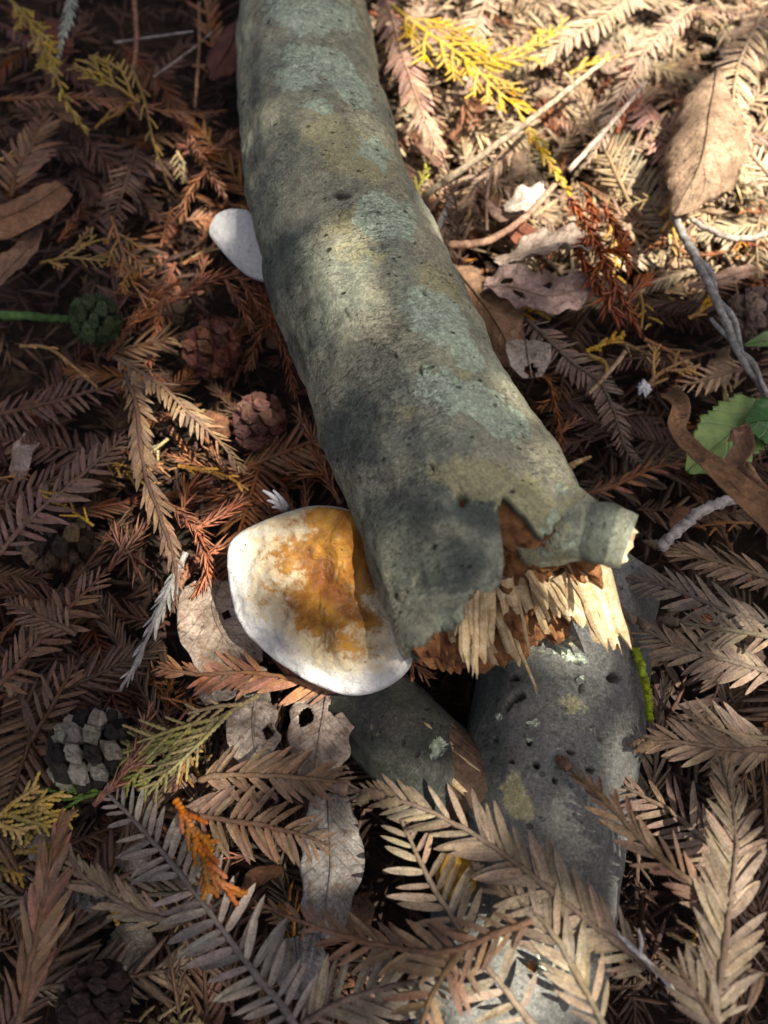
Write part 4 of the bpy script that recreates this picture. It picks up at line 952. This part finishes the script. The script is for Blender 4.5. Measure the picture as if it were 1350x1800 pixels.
leaf('pinkish tan needle like leaf in front of the knobby grey twig', [(1330, 470, 3.2), (1270, 490, 3.5), (1210, 505, 3.3)], [(0, .2), (.5, .4), (1, .1)], (.42, .27, .20), crumple=.15)

# a seedling with glossy toothed leaves
def seedling():
    org = P(1330, 740, 1.0)
    a = leaf('fresh pale green toothed leaf half under the green seedling', [(1362, 715, 4.6), (1310, 745, 4.9), (1260, 785, 4.9), (1208, 830, 4.5)], [(0, .3), (.25, 1.0), (.6, 1.1), (.85, .7), (1, .1)], (.17, .26, .06), cup=.12, crumple=.1, serr=.25, mat=M_GREEN, name='green_leaf', edge=.05)
    b = leaf('glossy dark green leaf overlapping the pale green toothed leaf', [(1400, 735, 5.4), (1370, 735, 5.6), (1345, 738, 5.6), (1310, 745, 5.4)], [(0, .6), (.3, 1.1), (.7, .95), (1, .2)], (.055, .15, .03), cup=-.15, crumple=.1, serr=.15, mat=M_GREEN, name='green_leaf', edge=.05)
    c = leaf('narrow green leaf tip above the seedling beside the grey cone', [(1385, 600, 5.2), (1350, 598, 5.3), (1310, 606, 5.1)], [(0, .4), (.5, .35), (1, .05)], (.12, .20, .05), cup=.2, crumple=.05, mat=M_GREEN, name='green_leaf', edge=.05)
seedling()

# ------------------------------------------------------------------ twigs, stalks and small bits
def twig(label, pts, r0, r1, col, knob=.15, name='twig', cat='twig', n=40, flat=1.0, side=()):
    q = [P(*p) for p in pts]; org = q[0]; sp, L = even(spline(q, 80), n); b = MB()
    sd = rnd.uniform(0, 60)
    b.tube([p + V((nz(i * .5, sd), nz(i * .5, sd + 9), nz(i * .5, sd + 5))) * r0 * .35 for i, p in enumerate(sp)],
           [(r0 + (r1 - r0) * i / n) * (1 + knob * nz(i * .9, sd)) for i in range(n)], 8, True, flat)
    if not side:
        o = link(name, b.mesh(name, M_TWIG, True, org), None, None, col); o.location = org * CM
        return tag(o, label, cat)
    root = thing(name, label, cat, org); link('stem', b.mesh('stem', M_TWIG, True, org), root, None, col)
    for s_ in side:
        b = MB(); sp2, _ = even(spline([P(*p) for p in s_], 40), 16); b.tube(sp2, [r1 * (1 - .5 * i / 16) for i in range(16)], 6)
        link('side_shoot', b.mesh('side_shoot', M_TWIG, True, org), root, None, vary(col, .1))
    return root
twig('long pale straw lying diagonally across the sunlit litter', [(745, 345, 3.4), (830, 285, 4.4), (930, 212, 4.9), (1065, 105, 4.4)], .16, .10, (.44, .34, .22))
twig('pinkish brown curved twig arching over the grey leaves', [(790, 430, 3.8), (840, 428, 4.2), (880, 412, 4.4), (930, 375, 4.4), (975, 325, 4.1)], .16, .11, (.40, .235, .15))
twig('hair thin hooked brown stalk by the long straw', [(856, 405, 4.0), (856, 345, 4.4), (870, 285, 4.6), (892, 262, 4.5)], .07, .05, (.42, .27, .17))
twig('pale twig rising out of the brick red twig', [(1000, 300, 4.2), (1045, 250, 4.6), (1085, 205, 4.8), (1135, 145, 4.5)], .12, .09, (.60, .46, .35))
twig('white bleached stick leaning on the log beside the greenish sprig', [(758, 420, 3.0), (775, 390, 3.4), (795, 345, 3.5)], .17, .10, (.58, .52, .45), .3)
twig('knobby grey twig pointing at the branch stub', [(1160, 962, 4.6), (1200, 925, 5.0), (1240, 895, 5.2), (1315, 868, 5.0)], .20, .17, (.42, .38, .34), .5)
twig('leaning grey twig with flat needles beside the curled leaf', [(1183, 378, 3.6), (1215, 440, 4.3), (1250, 510, 4.6), (1300, 620, 4.4), (1365, 720, 4.0)], .17, .14, (.37, .35, .31), .3, side=[[(1225, 455, 4.4), (1250, 480, 4.6), (1262, 530, 4.5)], [(1262, 530, 4.5), (1290, 560, 4.7), (1305, 620, 4.5)], [(1290, 600, 4.4), (1262, 575, 4.3), (1250, 560, 4.2)], [(1300, 620, 4.4), (1325, 640, 4.5), (1345, 690, 4.3)]])
twig('thin straw coloured stick in the dark litter above the dusky frond', [(1100, 618, 4.2), (1070, 655, 4.0), (1035, 692, 3.6)], .09, .07, (.42, .29, .17))
twig('bone white dead twig stuck between the tan fronds', [(1000, 1590, 5.4), (1065, 1627, 5.7), (1132, 1684, 5.9), (1188, 1745, 5.7)], .10, .06, (.60, .56, .50), .3, side=[[(1125, 1680, 5.9), (1128, 1655, 6.1), (1122, 1632, 6.1)]])
twig('green stalk of the closed green cone', [(-20, 556, 3.6), (40, 556, 3.7), (90, 560, 3.6), (125, 562, 3.4)], .2, .15, (.035, .075, .018), .2, name='cone_stalk', cat='stalk')
twig('slender rust coloured stem crossing the dark ground by the log', [(235, -10, 3.6), (240, 60, 3.8), (236, 120, 3.7)], .12, .10, (.26, .12, .075))
twig('thin grey dark twig lying above the rusty brown frond', [(200, 75, 3.6), (270, 65, 3.7), (340, 55, 3.4)], .06, .05, (.30, .27, .25))
twig('thin dim twig slanting behind the rusty brown frond', [(270, 135, 3.3), (320, 100, 3.5), (375, 55, 3.3)], .06, .05, (.28, .24, .21))
twig('brown upright stem beside the dark red leaf', [(350, 5, 3.4), (350, 80, 3.6), (343, 190, 3.5)], .08, .07, (.25, .13, .075))
twig('thin bent red brown sprig beside the splintered end', [(1070, 1030, 4.6), (1085, 1055, 4.7), (1105, 1110, 4.6), (1118, 1150, 4.3)], .08, .06, (.24, .14, .11), .4)
twig('short amber curl below the golden sprig', [(1035, 625, 3.4), (1065, 640, 3.7), (1062, 670, 3.5)], .10, .06, (.42, .27, .07))
twig('pale tan thin stick above the branch stub beside the rust red sprig', [(990, 830, 3.0), (1010, 815, 3.2), (1038, 803, 3.1)], .16, .05, (.50, .33, .16))
twig('golden stick lying flat under the green leaves', [(1312, 812, 4.2), (1335, 850, 4.4), (1360, 890, 4.2)], .11, .09, (.42, .27, .14))
twig('grey forked twig lying below the curled leaf in the sun', [(1370, 405, 3.8), (1300, 420, 4.1), (1250, 405, 4.1), (1215, 385, 4.0)], .14, .10, (.44, .36, .29), .3)

def ribbon(label, pts, half, col, roll, name='dry_grass_blade', cat='stalk'):
    return leaf(label, pts, half, col, cup=.5, roll=roll, crumple=.08, edge=.1, nu=40, nv=8, rib=False, name=name, cat=cat)
ribbon('thick bent tan dry stalk standing over the green leaves', [(1175, 690, 8.2), (1192, 720, 9.0), (1185, 755, 9.3), (1220, 800, 9.6), (1275, 850, 9.8), (1330, 895, 9.9), (1400, 960, 9.8)], [(0, .2), (.15, .32), (.4, .3), (.7, .42), (1, .5)], (.34, .19, .09), [(0, 50), (.3, -20), (1, 15)])
ribbon('second dry tan stalk with a hooked tip in front of the pale green leaf', [(1290, 775, 8.6), (1300, 755, 9.0), (1306, 790, 9.3), (1290, 828, 9.6), (1315, 855, 9.8), (1390, 920, 9.8)], [(0, .22), (.3, .28), (.6, .28), (1, .4)], (.37, .20, .12), [(0, 10), (1, 30)])
def white_bits():
    org = P(485, 880, 4.2)
    b = MB()
    root = thing('white_fungus_tuft', 'torn white papery tuft behind the large mushroom', 'tuft', org)
    for a, e, w in [((503, 893), (462, 862), .16), ((500, 895), (470, 880), .14), ((503, 890), (480, 862), .12), ((498, 897), (478, 893), .12), ((505, 895), (490, 872), .15)]:
        b = MB(); q0, q1 = P(*a, 4.0), P(*e, 4.5); sp = [q0.lerp(q1, i / 8) + V((0, 0, .15 * math.sin(i / 8 * 3))) for i in range(9)]
        b.tube(sp, [w * (1 - .75 * i / 8) for i in range(9)], 6, True, .4)
        link('lobe', b.mesh('lobe', M_WHITE, True, org), root)
M_WHITE = mat_simple('white_mycelium', (.66, .66, .66), (.82, .82, .84), 5, .7)
white_bits()
blob('lichen_tuft', 'tiny grey white lichen tuft beside the tan sprig', 'lichen', 1131, 683, 4.0, .17, M_WHITE, 7, .9, 1.3)

# ------------------------------------------------------------------ the rest of the litter
def litter_top(x, y):
    """how high the loose litter is heaped (cm): low in the gap beside the short log, high among the front fronds"""
    px, py = pix(V((x, y, 3)))
    h = 2.2 + .5 * nz(x * .13, y * .13, 4)
    h += 1.5 * sstep(1250, 1700, py) * sstep(880, 1150, px)
    for cx, cy, rx, ry, d in GAPS:
        h -= d * math.exp(-(((px - cx) / rx) ** 2 + ((py - cy) / ry) ** 2))
    return h
GAPS = [(690, 1530, 110, 150, 4.0), (780, 1200, 80, 60, 2.5), (1180, 1220, 70, 120, 1.6), (1190, 1330, 60, 60, 1.2), (300, 80, 90, 90, 1.4), (240, 330, 50, 60, 1.0), (1210, 700, 60, 60, .8), (130, 990, 60, 40, 1.0), (250, 1700, 120, 100, 1.4), (440, 1510, 50, 40, 1.8), (1000, 800, 60, 60, .8), (1290, 800, 40, 60, 1.0)]
def near_log(p, margin=.4):
    for lg in (MAIN, GREY, STUB):
        for i in range(0, lg.n, 5):
            a = lg.ax[i]; r = lg.r(lg.L * i / lg.n) + margin
            if abs(p.x - a.x) < r and abs(p.y - a.y) < r and (p.x - a.x) ** 2 + (p.y - a.y) ** 2 < r * r and p.z > a.z - r and p.z < a.z + r and (p - a).length < r: return True
    return False
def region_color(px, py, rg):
    """the litter is pale and golden beyond the log, rust beside it, purplish brown in the shade, grey tan in front; tones painted paler in sun, darker in shade"""
    if py < 500 and px > 700: pool = [PALE, PINK, PALE, (.52, .40, .26), (.40, .26, .16), (.50, .37, .25)]  # pale pool paints in the strong sun
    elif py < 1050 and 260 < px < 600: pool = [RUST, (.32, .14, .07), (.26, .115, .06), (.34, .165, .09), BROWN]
    elif px < 700 and py < 1250: pool = [PURP, (.16, .09, .052), (.125, .065, .04), (.09, .052, .037), (.16, .062, .03)]  # darkened pool paints in the shade
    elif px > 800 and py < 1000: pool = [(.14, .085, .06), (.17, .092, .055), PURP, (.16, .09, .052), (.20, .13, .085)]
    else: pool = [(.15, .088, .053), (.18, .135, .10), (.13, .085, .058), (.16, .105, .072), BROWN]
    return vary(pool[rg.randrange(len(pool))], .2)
COLOURS = [('pale cream', lambda c: c[0] > .40), ('rusty orange brown', lambda c: c[0] > 2.0 * c[1]), ('light tan', lambda c: c[0] > .27), ('dull brown', lambda c: c[0] > .19), ('dark brown', lambda c: True)]
ANCHORS = [(x, y, w) for x, y, w in [(560, 1060, 'the large mushroom'), (410, 430, 'the small white mushroom'), (160, 1318, 'the charred grey scaled cone'), (165, 560, 'the green cone'), (372, 612, 'the reddish cone'), (456, 742, 'the mauve cone'), (800, 1540, 'the yellow fungus'),
    (1100, 950, 'the branch stub'), (1220, 260, 'the curled tan leaf'), (1070, 440, 'the brick red twig'), (1290, 780, 'the green leaves'), (360, 1490, 'the orange spray'), (730, 150, 'the pinkish sunlit frond'), (395, 85, 'the dark red leaf'), (840, 110, 'the bright yellow spray'), (960, 480, 'the grey torn leaves'),
    (575, 1520, 'the long narrow grey leaf'), (1290, 1560, 'the upright dense tan frond'), (1130, 1200, 'the lime green sprig'), (100, 100, 'the mustard yellow spray'), (50, 360, 'the broad brown strip leaf'), (140, 850, 'the large purplish frond'), (100, 1080, 'the broad needled brown frond'), (30, 1450, 'the straw yellow spray'),
    (60, 1650, 'the reddish pressed frond'), (1260, 540, 'the leaning grey twig'), (1320, 560, 'the greyish cone'), (930, 630, 'the pale round leaf'), (400, 1690, 'the ash grey frond'), (1240, 1050, 'the knobby grey twig'), (1250, 1310, 'the knobbly tipped frond'), (900, 1720, 'the striped shadows on the grey log'), (640, 1740, 'the twisted brown frond'),
    (950, 210, 'the long straw'), (1310, 90, 'the cream fronds'), (230, 760, 'the hanging olive shoot'), (990, 760, 'the orange trailing twig'), (400, 1100, 'the leaf under the mushroom rim'), (300, 1250, 'the khaki spray'), (240, 420, 'the brown drooping spray'), (1180, 830, 'the bent dry stalk'), (720, 1300, 'the short dark log')]]
def beside(px, py): return min(ANCHORS, key=lambda a: (a[0] - px) ** 2 + (a[1] - py) ** 2)[2]
def proto_frond(i):
    rg = random.Random(100 + i); L = rg.uniform(5, 10); c = rg.uniform(-1.2, 1.2)
    pts = [V((0, 0, 0)), V((L * .33, c * .5, rg.uniform(-.1, .3))), V((L * .66, c, rg.uniform(-.2, .3))), V((L, c * 1.6, rg.uniform(-.5, 0)))]
    plan, sp, rad = frond_plan(pts, rg.uniform(1.1, 1.8), rg.choice([30, 38, 46, 54]), rg.uniform(.22, .3), 0, .2, rg.uniform(.78, .95), rg)
    st = stem_mesh(sp, rad, V((0, 0, 0)), rg).mesh('stem', M_STEM)
    nd = MB()
    for p, rot, ln in plan: mbapply(nd, NEEDLE_MB[rg.randrange(4)], rot, p, ln)
    return st, nd.mesh('needle_foliage', M_NEEDLE)
def proto_awl(i):
    rg = random.Random(300 + i); L = rg.uniform(3, 6)
    st, nd = MB(), MB()
    main = [V((0, 0, 0)), V((L * .5, rg.uniform(-.6, .6), .2)), V((L, rg.uniform(-1, 1), 0))]
    brs = [main]
    for k in range(rg.randrange(1, 4)):
        a = main[0].lerp(main[2], rg.uniform(.25, .75)); d = V((1, rg.choice([-1, 1]) * rg.uniform(.5, 1), rg.uniform(-.1, .3))).normalized()
        brs.append([a, a + d * 1.0, a + d * rg.uniform(1.6, 2.4)])
    for br in brs:
        s_, n_ = awl_mb(br, rg.uniform(.6, .9), .08, 36, rg); st.add(s_.v, s_.f); nd.add(n_.v, n_.f)
    return st.mesh('stem', M_STEM), nd.mesh('needle_foliage', M_NEEDLE)
FRONDS = [proto_frond(i) for i in range(16)]; AWLS = [proto_awl(i) for i in range(8)]
def scatter_fronds(n):
    rg = random.Random(21); made = 0; tries = 0
    while made < n and tries < 20000:
        tries += 1
        px, py = rg.uniform(-120, 1470), rg.uniform(-120, 1900)
        if made % 4 == 0: px, py = rg.uniform(640, 1450), rg.uniform(-150, 430)
        top = P(px, py, 2.6); h = litter_top(top.x, top.y) + rg.uniform(-1.8, .1)
        if h < .7: continue
        aw = rg.random() < (.55 if (py < 1050 and 260 < px < 600) else .16)
        p = P(px, py, h)
        az = rg.uniform(0, 2 * math.pi); tilt = rg.gauss(0, .2)
        d = V((math.cos(az), math.sin(az), tilt))
        if near_log(p, .3) or near_log(p + d * 3, .2) or near_log(p + d * 6, .1): continue
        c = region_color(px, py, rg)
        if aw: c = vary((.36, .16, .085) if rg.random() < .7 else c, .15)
        m = T(p) @ frame(d, V((rg.gauss(0, .4), rg.gauss(0, .4), 1))).to_4x4() @ Matrix.Scale(rg.uniform(.65, .95), 4)
        pi = rg.randrange(8) if aw else rg.randrange(16)
        st, nd = (AWLS if aw else FRONDS)[pi]
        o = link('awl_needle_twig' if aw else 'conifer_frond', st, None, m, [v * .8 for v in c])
        word = next(w for w, f in COLOURS if f(c))
        if aw: tag(o, word + ' short needled twig scrap near ' + beside(px, py), 'twig', word + ' twig scraps in the litter')
        else: tag(o, ('short ' if FROND_L[pi] < 7.3 else 'long ') + word + ' frond in the litter near ' + beside(px, py), 'frond', word + ' fronds in the litter')
        k = link('needle_foliage', nd, o, None, c); k['kind'] = 'stuff'
        made += 1
FROND_L = [random.Random(100 + i).uniform(5, 10) for i in range(16)]
scatter_fronds(430)

def proto_spray(i):
    rg = random.Random(500 + i); L = rg.uniform(2, 4); st = beads([V((0, 0, 0)), V((L * .5, rg.uniform(-.4, .4), .15)), V((L, rg.uniform(-.6, .6), 0))], .09, rg); br = MB(); s, k = .4, 0
    while s < L * .95:
        p = V((s, 0, .05)); a = R(rg.uniform(24, 42)); sg = 1 if k % 2 else -1; ln = rg.uniform(.6, 1.4) * (1.1 - .6 * s / L); d = V((math.cos(a), sg * math.sin(a), rg.uniform(-.1, .2)))
        x = beads([p, p + d * ln * .5 + V((0, 0, .05)), p + d * ln], .08, rg); br.add(x.v, x.f); s += rg.uniform(.25, .5); k += 1
    return st.mesh('stem', M_SCALE), br.mesh('branchlet_foliage', M_SCALE)
SPRAYS = [proto_spray(i) for i in range(6)]
def scatter_sprays(n):
    rg = random.Random(41); made = 0
    while made < n:
        px, py = rg.uniform(-60, 1410), rg.uniform(-60, 1840); q = P(px, py, 2.6); h = litter_top(q.x, q.y) + rg.uniform(-.3, .7); p = P(px, py, h)
        az = rg.uniform(0, 6.283); d = V((math.cos(az), math.sin(az), rg.gauss(0, .25)))
        if h < .6 or near_log(p, .3) or near_log(p + d * 2.5, .2): continue
        word, c = rg.choice([('golden', (.46, .28, .06)), ('golden', (.50, .33, .10)), ('orange', (.44, .19, .05)), ('khaki', (.33, .25, .12)), ('copper brown', (.34, .16, .07)), ('straw coloured', (.45, .34, .17))])
        st, br = SPRAYS[rg.randrange(6)]; c = vary(c, .15)
        m = T(p) @ frame(d, V((rg.gauss(0, .4), rg.gauss(0, .4), 1))).to_4x4() @ Matrix.Scale(rg.uniform(.6, 1.0), 4)
        o = tag(link('scale_leaf_spray', st, None, m, c), word + ' scale leaf scrap in the litter near ' + beside(px, py), 'spray', word + ' scale leaf scraps in the litter')
        k = link('branchlet_foliage', br, o, None, c); k['kind'] = 'stuff'; made += 1
scatter_sprays(60)
def scatter_scraps(n):
    rg = random.Random(43); made = 0
    while made < n:
        px, py = rg.uniform(-20, 1370), rg.uniform(-20, 1800); q = P(px, py, 2.6); h = litter_top(q.x, q.y) + rg.uniform(-.4, .5); L = rg.uniform(45, 95); az = rg.uniform(0, 6.283)
        if h < .6 or near_log(P(px, py, h), 1.0) or near_log(P(px + L * math.cos(az), py + L * math.sin(az), h), .8): continue
        word, c = rg.choice([('buff', (.38, .27, .18)), ('russet', (.27, .12, .06)), ('grey', (.36, .31, .27)), ('brown', (.22, .13, .08))])
        w = rg.uniform(.3, .75)
        leaf(word + ' crumpled leaf scrap in the litter near ' + beside(px, py), [(px, py, h), (px + L * .5 * math.cos(az + .2), py + L * .5 * math.sin(az + .2), h + .4), (px + L * math.cos(az), py + L * math.sin(az), h + rg.uniform(-.3, .3))], [(0, w * .4), (.4, w), (.8, w * .7), (1, w * .15)], vary(c), cup=rg.uniform(-.4, .5), roll=rg.uniform(-25, 25), crumple=.3, edge=.5, nu=16, nv=8, rib=False, name='leaf_scrap', group=word + ' leaf scraps in the litter')
        made += 1
scatter_scraps(34)

def needle_litter(name, n, box, seed, lo, hi, src, skip, col=(.075, .04, .025), pale=None, label='loose brown conifer needles carpeting the forest floor'):
    """loose needles and crumbs that nobody could count: one object"""
    rg = random.Random(seed); b = MB(); made = 0; acc = {}
    while made < n:
        x, y = rg.uniform(box[0], box[1]), rg.uniform(box[2], box[3])
        if skip and skip[0] < x < skip[1] and skip[2] < y < skip[3]: continue
        made += 1
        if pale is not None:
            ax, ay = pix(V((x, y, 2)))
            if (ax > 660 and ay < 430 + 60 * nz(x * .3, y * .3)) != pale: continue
        top = litter_top(x, y) if skip is None else 2.2
        z = max(soil_z(x, y) + .05, top + rg.uniform(lo, hi)); p = V((x, y, z))
        az = rg.uniform(0, 6.283); d = V((math.cos(az), math.sin(az), rg.gauss(0, .22)))
        if skip is None and near_log(p, .05): continue
        mbapply(b, src[rg.randrange(len(src))], frame(d, V((rg.gauss(0, .5), rg.gauss(0, .5), 1))), p, rg.uniform(.6, 1.7))
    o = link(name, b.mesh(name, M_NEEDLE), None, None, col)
    tag(o, label, 'needles', kind='stuff')
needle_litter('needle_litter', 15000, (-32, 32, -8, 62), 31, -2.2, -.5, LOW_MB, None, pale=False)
needle_litter('sun_painted_needle_litter', 6500, (0, 32, 22, 62), 35, -1.6, -.1, LOW_MB, None, (.44, .32, .20), True, 'loose conifer needles painted paler for the sunny patch')  # same litter, coloured pale to brighten the sunlit corner
needle_litter('outer_needle_litter', 9000, (-110, 110, -90, 150), 32, -1.6, .2, LOW_MB, (-32, 32, -8, 62))

def outer_fronds(n):
    """the same litter goes on all round: a mass of fronds beyond the picture, one object"""
    rg = random.Random(61); b = MB(); made = 0
    while made < n:
        x, y = rg.uniform(-62, 62), rg.uniform(-40, 95); px, py = pix(V((x, y, 2)))
        if y > -12 and -170 < px < 1520 and -170 < py < 1960: continue
        made += 1; L = rg.uniform(4, 8); az = rg.uniform(0, 6.283); d = V((math.cos(az), math.sin(az), rg.gauss(0, .12))); p = V((x, y, 1.6 + rg.uniform(-.8, .5)))
        if near_log(p, .5) or near_log(p + d * L, .3) or near_log(p + d * L * .5, .4): continue
        plan, sp, rad = frond_plan([p, p + d * L * .5 + V((rg.uniform(-.6, .6), rg.uniform(-.6, .6), .2)), p + d * L], rg.uniform(.9, 1.4), rg.choice([32, 40, 50]), .28, 0, .2, .9, rg)
        b.tube(sp[::2], rad[::2], 4)
        for q, rot, ln in plan: mbapply(b, LOW_MB[rg.randrange(3)], rot, q, ln)
    o = link('frond_litter', b.mesh('frond_litter', M_NEEDLE), None, None, (.15, .09, .055))
    tag(o, 'mass of fallen brown fronds covering the ground all round', 'litter', kind='stuff')
outer_fronds(480)

# ------------------------------------------------------------------ an unseen tree, its foliage thinned to shape the sun patches
LIT = []    # (centre on its surface, half size along x, along y, share of sunlight let through)
def lit(px, py, z, rx, ry, f): LIT.append((P(px, py, z), rx, ry, f))
lit(1120, 90, 4, 13, 11, 1.0); lit(1300, 240, 4, 9, 7, 1.0); lit(870, 150, 4, 6.5, 7, 1.0); lit(730, 130, 4, 3.4, 5, .95); lit(1250, 400, 4, 4, 3, .85); lit(1000, 330, 4, 4, 3, .85); lit(920, 430, 4, 4, 2.8, .7)
lit(350, 300, 3, 2.4, 4, .75); lit(370, 480, 3, 2.8, 4, .75); lit(390, 680, 3, 3.4, 4, .8); lit(350, 880, 3.6, 3.2, 3.5, .8); lit(530, 790, 3, 1.5, 2.5, .7)
lit(505, 1070, 6.6, 3.4, 3.2, .8); lit(900, 1100, 7, 4.2, 1.6, .88); lit(1080, 950, 9, 1.2, 1.0, .75)
lit(1060, 1330, 4.8, 1.8, 2.8, .74); lit(950, 1570, 6, 6, 3.4, .76); lit(1230, 1600, 6.2, 3.5, 4, .72); lit(700, 1400, 5.4, 2.6, 1.6, .8); lit(780, 1700, 6, 4, 2.5, .75)
lit(500, 1310, 4, 3.5, 2.2, .6); lit(350, 1450, 4.4, 4.5, 2.2, .72); lit(560, 1580, 4, 2, 2.0, .7); lit(300, 1620, 5, 3.5, 3, .5); lit(1230, 1130, 5, 3.4, 2, .55)
[lit(x, y, z, 3.0, 4.5, .27) for x, y, z in ((545, 60, 7.8), (590, 250, 8.7), (690, 440, 9.3), (775, 600, 9.8), (840, 750, 10.2))]; lit(920, 870, 10.4, 2.4, 1.2, .5); lit(780, 580, 9.6, 1.2, 2, .06)
def share(c):
    """how much sunlight passes a point of the canopy; rays that would land on the log are judged by the log's own patches"""
    on_log = False
    for i in range(40, MAIN.n - 6, 6):
        w = c - MAIN.ax[i]; d = (w - SUN * w.dot(SUN)).length
        if d < MAIN.r(MAIN.L * i / MAIN.n) + .3: on_log = True; break
    s = 0.0
    for ctr, rx, ry, f in LIT:
        if on_log and ctr.z < 8: continue
        g = c - SUN * ((c.z - ctr.z) / SUN.z); q = ((g.x - ctr.x) / rx) ** 2 + ((g.y - ctr.y) / ry) ** 2
        if q < 2.2: s = max(s, f * (1 - sstep(.75, 1.45, q)))
    return s
def shade_tree():
    H = 190.0; mid = P(675, 800, 3) + SUN * (H / SUN.z)
    base = V((mid.x + 120, mid.y + 90, 0)); root = thing('unseen_shade_tree', 'unseen leafy tree over the log, its foliage shaped to dapple the sunlight', 'tree', base)
    tr = MB(); tops = [base, base + V((-6, -4, 80)), base + V((-20, -14, 170)), base + V((-45, -32, 235))]
    sp = spline(tops, 24); tr.tube(sp, [9 - 5 * i / 24 for i in range(24)], 12)
    limbs = [sp[16]]
    for e in [(0, 0, 12), (-45, 20, 14), (30, -40, 10), (-20, -50, 16), (10, 45, 18)]:
        q = spline([sp[17], sp[17].lerp(mid + V(e), .5) + V((0, 0, 12)), mid + V(e) + V((0, 0, 8))], 14); tr.tube(q, [2.4 - 1.9 * i / 14 for i in range(14)], 7)
    link('trunk', tr.mesh('trunk', M_TWIG, True, base), root, None, (.16, .12, .09))
    rg = random.Random(77); b = MB(); lf = needle_mb(.55, -.1, ((0, .1), (.3, 1), (.7, .8), (1, .05)))
    n = 0
    while n < 26000:
        n += 1
        r = 78 * math.sqrt(rg.random()); a = rg.uniform(0, 6.283)
        p = mid + V((math.cos(a) * r, math.sin(a) * r * .95, rg.uniform(-9, 9)))
        if rg.random() < share(p) ** .55: continue
        az = rg.uniform(0, 6.283); d = V((math.cos(az), math.sin(az), rg.gauss(0, .3))); up = SUN + V((rg.gauss(0, .35), rg.gauss(0, .35), 0))
        mbapply(b, lf, frame(d, up), p - d * 1.7, rg.uniform(2.6, 4.4))
    k = link('crown', b.mesh('crown', M_CROWN, False, base), root); k['kind'] = 'stuff'
shade_tree()
